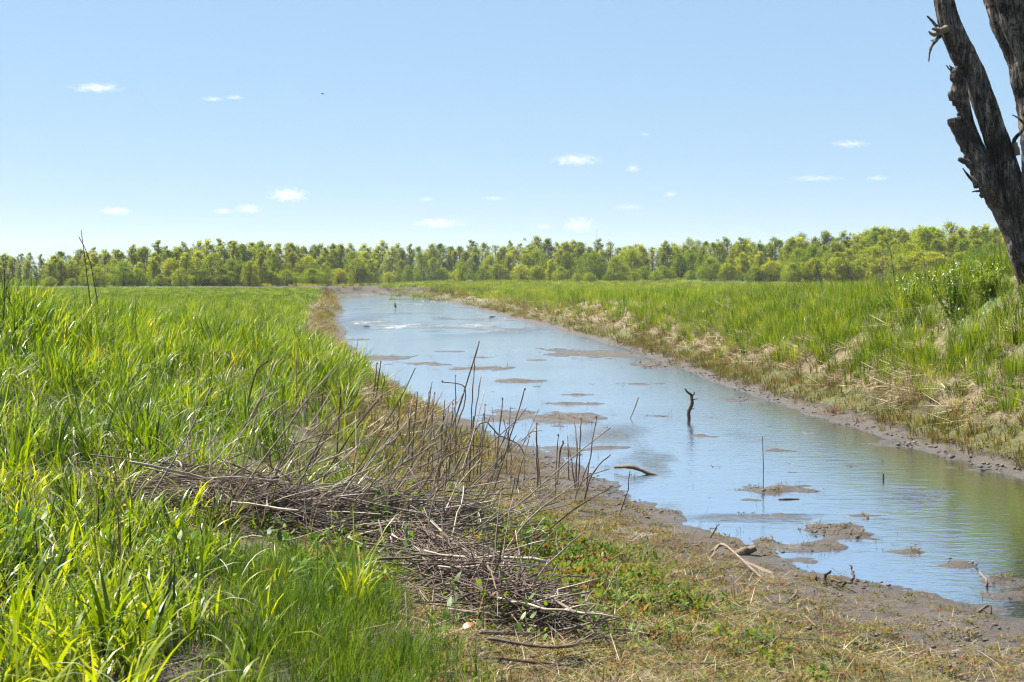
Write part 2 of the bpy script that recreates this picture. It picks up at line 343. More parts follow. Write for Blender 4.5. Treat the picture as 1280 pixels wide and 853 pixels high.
mx = s.n('ShaderNodeMixShader'); s.l(s.math('SUBTRACT', .88, s.math('MULTIPLY', s.attr('ripple'), .55)), mx.inputs[0]); s.l(b.outputs[0], mx.inputs[1]); s.l(gl.outputs[0], mx.inputs[2]); M['water'] = s.done(mx)

# ------------------------------------------------------------------ ground sheet
def axis(lo, f0, f1, hi, d0, g):
    a = list(np.arange(f0, f1, d0)); x = f1; d = d0
    while x < hi: a.append(x); d = d0 + (x - f1) * g; x += d
    a.append(hi); b = []; x = f0 - d0
    while x > lo: b.append(x); d = d0 + (f0 - x) * g; x -= d
    b.append(lo); return np.array(b[::-1] + a)
gx = axis(-3000, -4, 7.5, 3000, .085, .03); gy = axis(-60, 6, 20, 3200, .075, .0125)
X, Y = np.meshgrid(gx, gy, indexing='xy'); Z = height(X, Y)
ny, nx = X.shape; idx = np.arange(ny * nx).reshape(ny, nx)
Q = np.stack([idx[:-1, :-1], idx[:-1, 1:], idx[1:, 1:], idx[1:, :-1]], -1).reshape(-1, 4)
def zones(x, y, z):
    yc = np.clip(y, 10.4, 222); XL = np.interp(yc, LEFT[:, 1], LEFT[:, 0]); XR = np.interp(yc, RIGHT[:, 1], RIGHT[:, 0])
    left = x < (XL + XR) / 2
    nb = fbm(x * .8, y * .8, 77)
    mud = sstep(.16, .05, z) + (left & (y < 16)) * sstep(.30, .12, z) * .75
    wetz = sstep(.055, .0, z)
    moss = np.where(left, sstep(.05, .2, z) * sstep(1.15, .75, z) * sstep(26, 19, y), sstep(.08, .2, z) * sstep(.75, .45, z) * .8)
    moss = np.maximum(moss, (left & (y > 24)) * sstep(.1, .25, z) * sstep(.6, .4, z) * .6)
    straw = np.where(left, sstep(.3, .5, z) * sstep(1.05, .8, z) * (y > 24) * .8, sstep(.35, .6, z) * .85)
    green = np.where(left, sstep(.9, 1.2, z) * .45 * sstep(25, 45, y), sstep(1.3, 1.8, z) * .6)
    green = np.where(y > 215, sstep(246, 262, y) * .9, green); straw = np.where((y > 205) & (y < 262), .30 * sstep(-58, -46, x), straw); green = np.where((y > 205) & (y < 262) & (x < -46), .8, green)
    return dict(z_mud=np.clip(mud, 0, 1), z_wet=wetz, z_moss=np.clip(moss, 0, 1) * (.55 + .6 * nb), z_straw=straw * (.5 + .8 * nb), z_green=green * (.5 + .8 * nb))
zn = zones(X.ravel(), Y.ravel(), Z.ravel())
tag(ob('ground', mk_mesh('ground', np.stack([X, Y, Z], -1), [Q], M['ground'], True, zn)), 'grassy river banks, mud flats and flat floodplain', None, None, 'structure')

_hx = height
def height(x, y):                         # from here on: read the built sheet (bilinear), so that everything sits on it
    x = np.asarray(x, float); y = np.asarray(y, float)
    i = np.clip(np.searchsorted(gx, x) - 1, 0, nx - 2); j = np.clip(np.searchsorted(gy, y) - 1, 0, ny - 2)
    fx = (x - gx[i]) / (gx[i + 1] - gx[i]); fy = (y - gy[j]) / (gy[j + 1] - gy[j])
    return (Z[j, i] * (1 - fx) + Z[j, i + 1] * fx) * (1 - fy) + (Z[j + 1, i] * (1 - fx) + Z[j + 1, i + 1] * fx) * fy
# water sheet
wx = np.arange(-32, 16.01, .25); wy = np.concatenate([np.arange(9.5, 40, .25), 40 * 1.008 ** np.arange(0, 219)])
WX, WY = np.meshgrid(wx, wy); rip = np.zeros_like(WX)
for px, py, wd, dy, a in [(850, 577, 120, 1.3, .8), (905, 590, 90, .9, .7), (930, 640, 150, .6, .55), (1060, 620, 160, .8, .45), (1010, 640, 110, .5, .5), (840, 545, 110, 1.6, .5), (590, 388, 130, 16, .9), (560, 402, 210, 13, .9), (520, 378, 120, 28, .7), (630, 407, 90, 8, .9),
                          (870, 563, 60, .5, .6), (1130, 620, 120, .5, .3), (760, 545, 90, 1.2, .3)]:
    bx, by = w_of(px, py); rx = wd * by / F * .5
    rip += a * np.exp(-((WX - bx) / rx) ** 2 - ((WY - by) / dy) ** 2)
rs_ = 18 / np.maximum(WY, 18)
rip = np.clip(rip * 3.0 * sstep(.42, .58, fbm(WX * (.2 + .55 * rs_), WY * (.14 + 3.4 * rs_), 51)), 0, 1) + .05 * fbm(WX * .3, WY * .3, 61)
n0, n1_ = WX.shape; idx = np.arange(n0 * n1_).reshape(n0, n1_)
Q = np.stack([idx[:-1, :-1], idx[:-1, 1:], idx[1:, 1:], idx[1:, :-1]], -1).reshape(-1, 4)
wc = np.stack([WX, WY, WX * 0], -1)
keep = (height(wc.reshape(-1, 3)[Q].mean(1)[:, 0], wc.reshape(-1, 3)[Q].mean(1)[:, 1]) < .35)
tag(ob('water', mk_mesh('water', wc, [Q[keep]], M['water'], True, {'ripple': rip})), 'pale blue shallow creek water mirroring the sky', None, None, 'structure')

# ------------------------------------------------------------------ scattering: points carry which tuft, turn and size
def gn_tree():
    g = bpy.data.node_groups.new('scatter', 'GeometryNodeTree')
    g.interface.new_socket('Geometry', in_out='INPUT', socket_type='NodeSocketGeometry')
    g.interface.new_socket('Plants', in_out='INPUT', socket_type='NodeSocketCollection')
    g.interface.new_socket('Geometry', in_out='OUTPUT', socket_type='NodeSocketGeometry')
    N = g.nodes.new; L = g.links.new
    gi = N('NodeGroupInput'); go = N('NodeGroupOutput'); ci = N('GeometryNodeCollectionInfo'); ci.inputs['Separate Children'].default_value = True; ci.inputs['Reset Children'].default_value = True
    ip = N('GeometryNodeInstanceOnPoints'); ip.inputs['Pick Instance'].default_value = True
    a = {}
    for k, t in (('idx', 'INT'), ('rot', 'FLOAT_VECTOR'), ('scl', 'FLOAT_VECTOR')):
        a[k] = N('GeometryNodeInputNamedAttribute'); a[k].data_type = t; a[k].inputs[0].default_value = k
    er = N('FunctionNodeEulerToRotation')
    L(gi.outputs[0], ip.inputs['Points']); L(gi.outputs[1], ci.inputs[0]); L(ci.outputs[0], ip.inputs['Instance'])
    L(a['idx'].outputs[0], ip.inputs['Instance Index']); L(a['rot'].outputs[0], er.inputs[0]); L(er.outputs[0], ip.inputs['Rotation']); L(a['scl'].outputs[0], ip.inputs['Scale'])
    L(ip.outputs[0], go.inputs[0]); return g
GN = gn_tree()
def protos(name, meshes):
    c = bpy.data.collections.new(name)
    for k, me in enumerate(meshes):
        o = bpy.data.objects.new('%s_%02d' % (name, k), me); c.objects.link(o)
    return c, len(meshes)
def scatter(name, label, pr, pts, scl, rot=None, flat=1.):
    coll, k = pr; n = len(pts)
    if n == 0: return
    me = bpy.data.meshes.new(name); me.vertices.add(n); me.vertices.foreach_set('co', np.asarray(pts, np.float32).ravel())
    a = me.attributes.new('idx', 'INT', 'POINT'); a.data.foreach_set('value', rng.integers(0, k, n).astype(np.int32))
    if rot is None: rot = np.stack([(rng.random(n) - .5) * .25, (rng.random(n) - .5) * .25, rng.random(n) * 6.283], -1)
    a = me.attributes.new('rot', 'FLOAT_VECTOR', 'POINT'); a.data.foreach_set('vector', np.asarray(rot, np.float32).ravel())
    scl = np.asarray(scl, float); S = np.stack([scl, scl, scl * flat], -1) if scl.ndim == 1 else scl
    a = me.attributes.new('scl', 'FLOAT_VECTOR', 'POINT'); a.data.foreach_set('vector', S.astype(np.float32).ravel())
    o = ob(name, me); m = o.modifiers.new('scatter', 'NODES'); m.node_group = GN
    m[[i.identifier for i in GN.interface.items_tree if i.name == 'Plants'][0]] = coll
    return tag(o, label, None, None, 'stuff')
def cand(y0, y1, dens, xl=None, xr=None, side=.40, pad=1.6):
    """random points in the strip of ground that the view (and a step to the side of it) takes in"""
    N = int(dens * (y1 - y0) * 2 * (side * y1 + pad)); y = y0 + (y1 - y0) * rng.random(N); x = (rng.random(N) * 2 - 1) * (side * y1 + pad)
    k = np.abs(x) < side * y + pad
    if xl is not None: k &= x > xl
    if xr is not None: k &= x < xr
    x, y = x[k], y[k]; z = height(x, y)
    yc = np.clip(y, 10.4, 222); mid = (np.interp(yc, LEFT[:, 1], LEFT[:, 0]) + np.interp(yc, RIGHT[:, 1], RIGHT[:, 0])) / 2
    return x, y, z, x < mid
def sel(x, y, z, prob):
    k = rng.random(len(x)) < prob; return np.stack([x, y, z], -1)[k]
U = lambda a, b, n: a + (b - a) * rng.random(n)
def tuft(n, rad, h, wd, mat, seg=5, tilt=(.02, .35), bend=(.2, 1.6), drift=None, fl=.5, arch=0., name='tuft'):
    mb = MB(); r = rad * np.sqrt(rng.random(n)); a = U(0, 6.283, n)
    base = np.stack([r * np.cos(a), r * np.sin(a), np.full(n, -.02)], -1)
    az = a + U(-1.3, 1.3, n)
    L = U(h[0], h[1], n); bd = U(bend[0], bend[1], n) * np.where(rng.random(n) < arch, 1.7, 1)
    ribbons(mb, base, az, U(tilt[0], tilt[1], n), bd, L, U(wd[0], wd[1], n), seg, 1.6, .8, twist=U(-fl, fl, n))
    return mb.mesh(name, mat)
# ---- tall meadow grass of the left bank
PR_near = protos('meadow_near', [tuft(26, .11, (.40, 1.0), (.010, .025), M['meadow'], 6, (.02, .45), (.2, 1.8), arch=.25, fl=1.2) for _ in range(8)])
PR_mid = protos('meadow_mid', [tuft(34, .19, (.4, .95), (.015, .03), M['meadow'], 4, (.02, .45), (.2, 1.5), fl=1.2) for _ in range(6)])
PR_far = protos('meadow_far', [tuft(80, .75, (.35, .75), (.03, .05), M['meadow'], 3, (.05, .5), (.2, 1.2)) for _ in range(5)])
PR_bright = protos('bright_tuft', [tuft(13, .08, (.22, .60), (.012, .027), M['bright'], 7, (.02, .5), (.2, 1.9), arch=.25, fl=1.2) for _ in range(8)])
PR_fine = protos('fine_tuft', [tuft(44, .10, (.10, .26), (.003, .006), M['fine'], 4, (.02, .35), (.1, 1.2)) for _ in range(6)])
PR_bleach_glint = protos('bleached_tuft', [tuft(3, .06, (.5, .95), (.009, .019), M['bleached'], 8, (.1, .5), (1.4, 2.8), arch=.3) for _ in range(6)])
PR_rg = protos('bank_tuft', [tuft(34, .18, (.3, .75), (.011, .022), M['rightgrass'], 4, (.02, .3), (.1, 1.0), fl=1.2) for _ in range(6)])
PR_rgf = protos('bank_far_tuft', [tuft(70, .8, (.35, .75), (.03, .05), M['rightgrass'], 3, (.05, .4), (.1, 1.0)) for _ in range(5)])
PR_ff = protos('field_far_tuft', [tuft(60, 1.6, (.35, .8), (.09, .14), M['farfield'], 2, (.05, .5), (.1, .9)) for _ in range(4)])
PR_low = protos('low_green_tuft', [tuft(26, .12, (.05, .16), (.006, .012), M['moss'], 3, (.1, .7), (.1, 1.2)) for _ in range(5)])
PR_bw = protos('brown_weed_tuft', [tuft(40, .5, (.4, 1.0), (.02, .04), M['brownweed'], 3, (.05, .5), (.0, .7)) for _ in range(4)])
PR_stem = protos('dry_stem', [tuft(3, .10, (.45, .95), (.006, .010), M['straw'], 4, (.0, .35), (-.1, .5)) for _ in range(4)] + [tuft(3, .10, (.4, .8), (.006, .009), M['brownweed'], 4, (.0, .5), (-.1, .6)) for _ in range(3)])
def litter(n, rad, ln, wd, mat, tilt=(1.2, 1.62), seg=3, hz=.05, bend=(-.2, .3)):
    mb = MB(); base = np.stack([U(-rad, rad, n), U(-rad, rad, n), U(0, hz, n)], -1)
    ribbons(mb, base, U(0, 6.283, n), U(tilt[0], tilt[1], n), U(bend[0], bend[1], n), U(ln[0], ln[1], n), U(wd[0], wd[1], n), seg, 1., .3, twist=U(-1, 1, n), wmid=.1)
    return mb.mesh('litter', mat)
PR_litter = protos('straw_litter', [litter(16, .16, (.10, .42), (.003, .007), M['straw']) for _ in range(6)])
PR_litterb = protos('twig_litter', [litter(9, .18, (.06, .30), (.003, .006), M['brownweed']) for _ in range(4)])
def straw_clump(n=26):      # last year's stems bent over and lying one way
    mb = MB(); base = np.stack([U(-.25, .25, n), U(-.25, .25, n), U(0, .06, n)], -1)
    ribbons(mb, base, rng.normal(0, .75, n), U(.8, 1.55, n), U(-.3, .5, n), U(.15, .75, n), U(.008, .026, n), 4, 1., .4, twist=U(-1, 1, n), wmid=.1)
    return mb.mesh('straw', M['straw'])
PR_straw = protos('bent_straw', [straw_clump() for _ in range(6)])
def sprig(n, rad, ln, wd, mat, zz=(.0, .05), tilt=(.5, 1.4)):
    mb = MB(); r = rad * np.sqrt(rng.random(n)); a = U(0, 6.283, n)
    base = np.stack([r * np.cos(a), r * np.sin(a), U(zz[0], zz[1], n)], -1)
    L = U(ln[0], ln[1], n)
    ribbons(mb, base, U(0, 6.283, n), U(tilt[0], tilt[1], n), U(-.2, .8, n), L, L * U(.35, .5, n) if wd is None else U(wd[0], wd[1], n), 3, 1., .8, twist=U(-.4, .4, n), wmid=.45)
    return mb.mesh('sprig', mat)
PR_cover = protos('cover_sprig', [sprig(34, .10, (.03, .07), None, M['cover'], (.0, .13)) for _ in range(8)])
PR_moss = protos('moss_sprig', [sprig(22, .07, (.012, .035), None, M['moss'], (.0, .02)) for _ in range(8)])
PR_weedc = protos('weed_sprig', [sprig(30, .15, (.03, .08), None, M['weed'], (.02, .3), (.5, 1.3)) for _ in range(6)])
PR_weedl = protos('low_weed_sprig', [sprig(34, .15, (.03, .075), None, M['weed'], (.0, .10), (.5, 1.4)) for _ in range(5)])
vI, tI = ico(1)
def clods(n, rad, sz):
    mb = MB()
    for _ in range(n):
        s_ = rng.uniform(*sz); v = vI * (1 + .35 * (rng.random((len(vI), 1)) - .5)) * s_ * np.array([rng.uniform(.8, 1.6), rng.uniform(.7, 1.2), rng.uniform(.35, .7)])
        mb.add(v + [rng.uniform(-rad, rad), rng.uniform(-rad, rad), s_ * .1], None, tI, rng.random())
    return mb.mesh('clod', M['clod'], True)
PR_clod = protos('clods', [clods(7, .16, (.006, .022)) for _ in range(5)])

BRUSH = [(-3.0, 12.4), (-1.7, 12.3), (-.4, 13.2)]                  # spine of the heap of dead stems
def brushd(x, y): return np.minimum(seg_dist(x, y, np.array(BRUSH)), seg_dist(x, y, np.array([(-.55, 9.6), (.1, 8.7)])) + .35)
# left meadow, three depths
x, y, z, lf = cand(12.2, 34, 19, xr=4)
edge = sstep(.5, .8, z + (fbm(x, y, 91) - .5) * .5) * lf * (.34 + .66 * sstep(.3, .85, brushd(x, y)))
open_ = .35 + .65 * sstep(1.2, -1.0, x + (fbm(x * .7, y * .7, 93) - .5) * 1.5)
pts = sel(x, y, z, edge * np.clip(open_, 0, 1) * (.05 + 1.0 * sstep(.45, .6, fbm(x * 1.5, y * 1.5, 92, 3))))
nearm = pts[:, 1] < 19
hs = lambda p: U(.6, 1.15, len(p)) * (.72 + .5 * fbm(p[:, 0] * .5, p[:, 1] * .5, 191)) * (1 - .45 * sstep(-3.5, -1, p[:, 0]) * sstep(22, 15, p[:, 1]))
scatter('meadow_grass', 'tall bright green grass covering the left bank', PR_near, pts[nearm], hs(pts[nearm]))
scatter('meadow_grass', 'tall green grass behind the heap of dead stems', PR_mid, pts[~nearm], hs(pts[~nearm]))
k = rng.random(len(pts)) < .55
scatter('bleached_grass', 'pale arching dry blades, sun glint in their colour, among the left bank grass', PR_bleach_glint, pts[k], U(.8, 1.25, k.sum()))
x, y, z, lf = cand(34, 90, 7, xr=4)
pts = sel(x, y, z, sstep(.7, 1.0, z) * lf * (.08 + 1. * sstep(.35, .62, fbm(x * .4, y * .4, 95))))
scatter('meadow_grass', 'green grass on the left bank farther up the creek', PR_mid, pts, U(.55, .95, len(pts)))
bl = sel(x, y, z, lf * sstep(.6, .9, z) * .10); scatter('bleached_grass', 'pale dry blades on the left bank farther up the creek', PR_bleach_glint, bl, U(.7, 1.2, len(bl)))
bl = sel(x, y, z, lf * sstep(.6, .9, z) * .16 * sstep(.4, .6, fbm(x * .3, y * .3, 145))); scatter('dry_stems', 'dead stems on the left bank farther up the creek', PR_stem, bl, U(.6, 1.1, len(bl)))
x, y, z, lf = cand(90, 200, 1.3, xr=4)
pts = sel(x, y, z, sstep(.75, 1.05, z) * lf * (.3 + .8 * fbm(x * .1, y * .06, 97)))
scatter('meadow_grass', 'short green grass on the far left bank', PR_far, pts, U(.32, .6, len(pts)))
x, y, z, lf = cand(8, 40, 7, xr=3)
pts = sel(x, y, z, lf * sstep(.5, .8, z) * sstep(.42, .6, fbm(x * .9, y * .9, 141)))
scatter('dry_stems', 'dead straw stems standing in the left bank grass', PR_stem, pts, U(.6, 1.1, len(pts)))
pts = sel(x, y, z, lf * sstep(.5, .8, z) * .5 * sstep(.45, .6, fbm(x * .7, y * .7, 143)))
scatter('broad_leaf_weeds', 'broad-leaved weeds in the left bank grass', PR_weedc, pts, U(.7, 1.4, len(pts)))
# near left corner: broad bright blades
x, y, z, lf = cand(4.2, 13.5, 70, xr=1.5)
cpx = 640 + x * F / y
m = sstep(.02, -.12, x / y + .15 + (fbm(x * 1.2, y * 1.2, 99) - .5) * .16) * (.15 + .85 * sstep(.25, .8, brushd(x, y))) * (.20 + 1.0 * sstep(.36, .64, fbm(x * 2.2, y * 2.2, 101, 3)))
pts = sel(x, y, z, m * np.where(y > 10.5, .3, .6))
scatter('bright_grass', 'broad bright yellow-green blades in the near left corner', PR_bright, pts, U(.5, 1.05, len(pts)))
k = rng.random(len(pts)) < .26
scatter('bleached_grass', 'pale bent dry blades in the near left corner', PR_bleach_glint, pts[k], U(.4, .75, k.sum()))
# fine short grass, near centre left
m = sstep(-.24, -.16, x / y) * sstep(.0, -.06, x / y + .03 + (fbm(x * 1.5, y * 1.5, 103) - .5) * .1) * sstep(.4, .9, brushd(x, y)) * (y < 10.6)
pts = sel(x, y, z, m)
scatter('fine_grass', 'fine short dark green grass below the heap of dead stems', PR_fine, pts, U(.7, 1.3, len(pts)))
# leafy ground cover with reddening leaves around the foot of the stalks
x, y, z, lf = cand(6, 24, 150, xl=-2.5, xr=3.2)
c1 = np.exp(-((x - .55) / 1.1) ** 2 - ((y - 14.2) / 3.0) ** 2) + .75 * np.exp(-((x + .3) / 1.1) ** 2 - ((y - 12) / 2) ** 2) + .6 * np.exp(-((x + .9) / 1.4) ** 2 - ((y - 18.5) / 3.5) ** 2)
m = np.clip(c1 * 1.3, 0, 1) * sstep(.22, .4, z) * (.25 + .9 * fbm(x * 2, y * 2, 105))
pts = sel(x, y, z, m * .75)
scatter('ground_cover', 'low leafy plants turning yellow and red on the near bank', PR_cover, pts, U(.6, 1.15, len(pts)))
m3 = (np.exp(-((x + .5) / 1.3) ** 2 - ((y - 16) / 3.2) ** 2)) * sstep(.4, .6, z)
pts = sel(x, y, z, np.clip(m * .10 + m3 * .22, 0, 1))
scatter('broad_leaf_weeds', 'green broad-leaved weeds between the dead stems', PR_weedl, pts, U(.5, .9, len(pts)))
# mossy slope down to the mud
x, y, z, lf = cand(6, 24, 250, xl=-3, xr=5)
m = (.10 * (z > .012) + .9 * sstep(.03, .18, z + (fbm(x * 2, y * 2, 107) - .5) * .18)) * lf * sstep(-.17, -.06, x / y) * (.15 + .95 * fbm(x * 1.4, y * 1.4, 109))
pts = sel(x, y, z, m)
scatter('moss_sprigs', 'sparse small mossy sprigs on the slope to the mud', PR_moss, pts, U(.6, 1.3, len(pts)))
m2 = sstep(.04, .15, z) * lf * sstep(-.12, -.02, x / y)
pts = sel(x, y, z, m2 * .24 * (.3 + .9 * fbm(x * 1.1, y * 1.1, 111)))
scatter('straw_litter', 'dry straw litter on the near slope', PR_litter, pts, U(.22, .65, len(pts)) + .5 * (rng.random(len(pts)) < .06))
pts = sel(x, y, z, (sstep(-.01, .05, z) * lf * .17) * (.3 + .9 * fbm(x, y, 113)))
scatter('twig_litter', 'dark broken twigs on the near mud', PR_litterb, pts, U(.4, 1.0, len(pts)))
pts = sel(x, y, z, (sstep(.0, .03, z) * sstep(.4, .2, z) * .08) * sstep(.3, .6, fbm(x * 1.5, y * 1.5, 115)))
scatter('mud_clods', 'crumbs of mud on the near shore', PR_clod, pts, U(.5, 1.3, len(pts)))
pts = sel(x, y, z, sstep(.1, .4, z) * lf * (sstep(-.03, .0, x / y) * .02 + .07 * sstep(15, 17, y)))
scatter('low_grass', 'short yellow-green grass wisps on the near slope', PR_low, pts, U(.6, 1.2, len(pts)))
x, y, z, lf = cand(11, 48, 26, xl=-6, xr=9)
yc = np.clip(y, 10.4, 222); ins = (x > np.interp(yc, LEFT[:, 1], LEFT[:, 0]) + .2) & (x < np.interp(yc, RIGHT[:, 1], RIGHT[:, 0]) - .2) & (z > .0)
pts = sel(x, y, z, ins * .8); scatter('mud_clods', 'crumbs of mud and shell on the bars in the creek', PR_clod, pts, U(.35, .9, len(pts)), None, .7)
pts = sel(x, y, z, ins * .3); scatter('twig_litter', 'reed bits stranded on the bars in the creek', PR_litter, pts, U(.3, .7, len(pts)))
# litter under the left grass
x, y, z, lf = cand(4.2, 22, 30, xr=1)
pts = sel(x, y, z, sstep(.6, .9, z) * lf)
scatter('straw_litter', 'dry straw matted under the left bank grass', PR_litter, pts, U(.35, .8, len(pts)))
# left shore slope farther up: straw and low green
x, y, z, lf = cand(22, 110, 12, xr=2)
m = lf * sstep(.2, .4, z) * sstep(1.1, .85, z)
pts = sel(x, y, z, m * .35 * sstep(110, 60, y)); n = len(pts)
scatter('bent_straw', 'flattened straw along the left waterline', PR_straw, pts, U(.6, 1.1, n), np.stack([U(-.1, .1, n), U(.1, .5, n), U(-.9, .3, n)], -1))
pts = sel(x, y, z, lf * sstep(.08, .2, z) * sstep(.75, .5, z) * .55)
scatter('low_grass', 'low olive growth along the left waterline', PR_low, pts, U(1.2, 2.6, len(pts)))
# ---- right bank
x, y, z, lf = cand(15, 62, 26, xl=4.5)
rt = ~lf
pts = sel(x, y, z, rt * sstep(.55, 1.0, z + (fbm(x * .8, y * .8, 121) - .5) * 1.0) * (.24 + .85 * sstep(.36, .66, fbm(x * 1.3, y * 1.3, 123))))
scatter('bank_grass', 'upright green grass on the right bank', PR_rg, pts, U(.45, .95, len(pts)) * (.75 + .45 * fbm(pts[:, 0] * .4, pts[:, 1] * .4, 171)))
pts2 = sel(x, y, z, rt * sstep(.45, .8, z) * sstep(1.9, 1.4, z) * .12)
scatter('bank_grass', 'scattered green tufts on the straw of the right bank', PR_rg, pts2, U(.3, .8, len(pts2)))
pts = sel(x, y, z, rt * (sstep(.32, .6, z) * sstep(1.9, 1.0, z) * (.08 + .42 * sstep(.42, .66, fbm(x * 1.1, y * 1.1, 125))) + .07 * (z > .8))); n = len(pts)
scatter('bent_straw', 'flattened straw hanging down the right bank', PR_straw, pts, U(.45, .95, n), np.stack([U(-.15, .15, n), U(.15, .6, n), math.pi + U(-.2, 1.0, n)], -1))
pts = sel(x, y, z, rt * sstep(.05, .14, z) * (.22 + .78 * sstep(1.1, .5, z)) * .9 * (.3 + .9 * fbm(x, y, 127)))
scatter('low_grass', 'low olive-green growth at the foot of the right bank', PR_low, pts, U(.9, 2.2, len(pts)))
k = rng.random(len(pts)) < .05; bl = sel(x, y, z, rt * (z > 1.0) * .09)
scatter('bleached_grass', 'pale dry blades among the right bank grass', PR_bleach_glint, bl, U(.6, 1.1, len(bl)))
wd = np.exp(-((x - 9.4) / 2.2) ** 2 - ((y - 25.2) / 4.5) ** 2)
pts = sel(x, y, z, rt * sstep(.45, .8, z) * np.clip(wd * 1.5, 0, 1.) * (.1 + 1.2 * sstep(.35, .6, fbm(x * 1.2, y * 1.2, 129))))
scatter('broad_leaf_weeds', 'bright green weeds on the right bank below the dead tree', PR_weedl, pts, U(.7, 1.3, len(pts)))
pts = sel(x, y, z, rt * sstep(1.4, 2.0, z) * .2)
scatter('dry_stems', 'dead straw stems standing in the right bank grass', PR_stem, pts, U(.6, 1.1, len(pts)))
pts = sel(x, y, z, rt * sstep(.8, 1.6, z) * .16 * sstep(50, 35, y))
scatter('broad_leaf_weeds', 'leafy weeds among the grass on top of the right bank', PR_weedc, pts, U(.8, 1.5, len(pts)))
pts = sel(x, y, z, rt * sstep(.01, .05, z) * sstep(.3, .15, z) * .35)
scatter('mud_clods', 'crumbs of mud along the right waterline', PR_clod, pts, U(.8, 2.2, len(pts)))
pts = sel(x, y, z, rt * sstep(.01, .05, z) * sstep(.5, .2, z) * .30)
scatter('twig_litter', 'dark broken twigs along the right waterline', PR_litterb, pts, U(.8, 1.8, len(pts)))
x, y, z, lf = cand(60, 130, 4.2, xl=-8); rt = ~lf
pts = sel(x, y, z, rt * sstep(.06, .2, z) * sstep(1.5, 1.0, z) * .85)
scatter('low_grass', 'low olive growth on the right bank farther up the creek', PR_low, pts, U(1.8, 4, len(pts)), None, .7)
pts = sel(x, y, z, rt * sstep(.4, .8, z + (fbm(x * .3, y * .3, 131) - .5) * .5) * (.35 + .8 * fbm(x * .2, y * .2, 133)))
scatter('bank_grass', 'green grass on the right bank farther up the creek', PR_rg, pts, U(.6, 1.1, len(pts)))
pts = sel(x, y, z, rt * sstep(.2, .4, z) * sstep(1.3, .9, z) * .25); n = len(pts)
scatter('bent_straw', 'pale straw on the right bank farther up the creek', PR_straw, pts, U(.9, 1.6, n), np.stack([U(-.15, .15, n), U(.15, .5, n), math.pi + U(-.3, .9, n)], -1))
x, y, z, lf = cand(130, 250, 1.2, xl=-25); rt = ~lf
pts = sel(x, y, z, rt * sstep(.6, .95, z) * (.25 + .9 * fbm(x * .1, y * .08, 135)))
scatter('bank_grass', 'green grass on the far right bank', PR_rgf, pts, U(.5, .95, len(pts)))
x, y, z, lf = cand(165, 330, .16)
pts = sel(x, y, z, (y > 236) * sstep(.45, .6, fbm(x * .03, y * .08, 137)) + (~lf) * (y < 225) * .5)
scatter('field_grass', 'rough grass of the field before the far trees', PR_ff, pts, U(.5, 1.0, len(pts)))
x, y, z, lf = cand(120, 250, .5)
pts = sel(x, y, z, (sstep(.3, .7, z) * sstep(1.25, .95, z) * (y > 145) * (~lf) * .5 + (y > 226) * (x < -8) * .10))
scatter('brown_weeds', 'reddish brown weeds at the far bend of the creek', PR_bw, pts, U(.5, .9, len(pts)))
x, y, z, lf = cand(100, 226, .9)
pts = sel(x, y, z, sstep(.08, .2, z) * sstep(1.05, .7, z) * .8)
scatter('low_grass', 'low olive growth along the far shores', PR_low, pts, U(3, 6, len(pts)), None, .6)
pts = sel(x, y, z, (y > 150) * sstep(.25, .5, z) * sstep(1.1, .8, z) * .35)
scatter('brown_weeds', 'brown dead weeds along the far shores', PR_bw, pts, U(.4, .8, len(pts)))
# ------------------------------------------------------------------ the far line of trees
def make_tree(kind, n_cl, n_lf, hw, sparse=0., multi=3, seed=0):
    """unit tree: 10 m tall, crown half width hw; returns trunk mesh and crown mesh"""
    tb = MB(); tips = []
    for k in range(multi):
        a = U(0, 6.283, 1)[0]; r = hw * rng.uniform(.1, .45)
        top = np.array([math.cos(a) * r, math.sin(a) * r, rng.uniform(7, 9.6)])
        p = crv([(math.cos(a) * .15, math.sin(a) * .15, -.3), (top[0] * .3, top[1] * .3, 2.5), (top[0] * .7, top[1] * .7, 5.5), top], 8)
        tube(tb, p, np.linspace(.17, .03, 8), 5, False)
        for j in range(7):
            t = rng.integers(2, 7); b = p[t]; az = U(0, 6.283, 1)[0]; ln = rng.uniform(.4, .9) * hw
            e = b + [math.cos(az) * ln, math.sin(az) * ln, rng.uniform(.5, 1.8)]
            tube(tb, crv([b, (b + e) / 2 + [0, 0, -.15], e], 4), np.linspace(.06, .015, 4), 4, False); tips.append(e)
        tips.append(top)
    cb = MB()
    for k in range(n_cl):
        if k < len(tips) and rng.random() < .45: c = tips[k]
        else:
            t = rng.random(); zz = .5 + 9. * t
            rr = hw * (math.sin(math.pi * min(.97, .22 + t * .76)) ** .7) * math.sqrt(rng.random()) * .95; a = rng.uniform(0, 6.283)
            c = np.array([math.cos(a) * rr, math.sin(a) * rr, zz])
        cr = rng.uniform(.35, .85) * (1 - .35 * (c[2] / 10)) * hw / 2.2
        n = int(n_lf * rng.uniform(.6, 1.3)); d = rng.normal(size=(n, 3)); d /= np.linalg.norm(d, axis=1, keepdims=True)
        pp = c + d * cr * rng.random((n, 1)) ** .45 * [1, 1, 1.25]
        pp = pp[pp[:, 2] > .1]; n = len(pp)
        L = U(.15, .30, n)
        ribbons(cb, pp, U(0, 6.283, n), U(.3, 2.2, n), U(-.5, .6, n), L, L * U(.5, .8, n), 1, 1., .0, twist=U(-2, 2, n), wmid=.5, vary=np.clip(U(.0, .6, n) + rng.uniform(0, .4), 0, 1))
    return tb.mesh('trunk', M['trunk']), cb.mesh('crown', M['crown_' + kind])
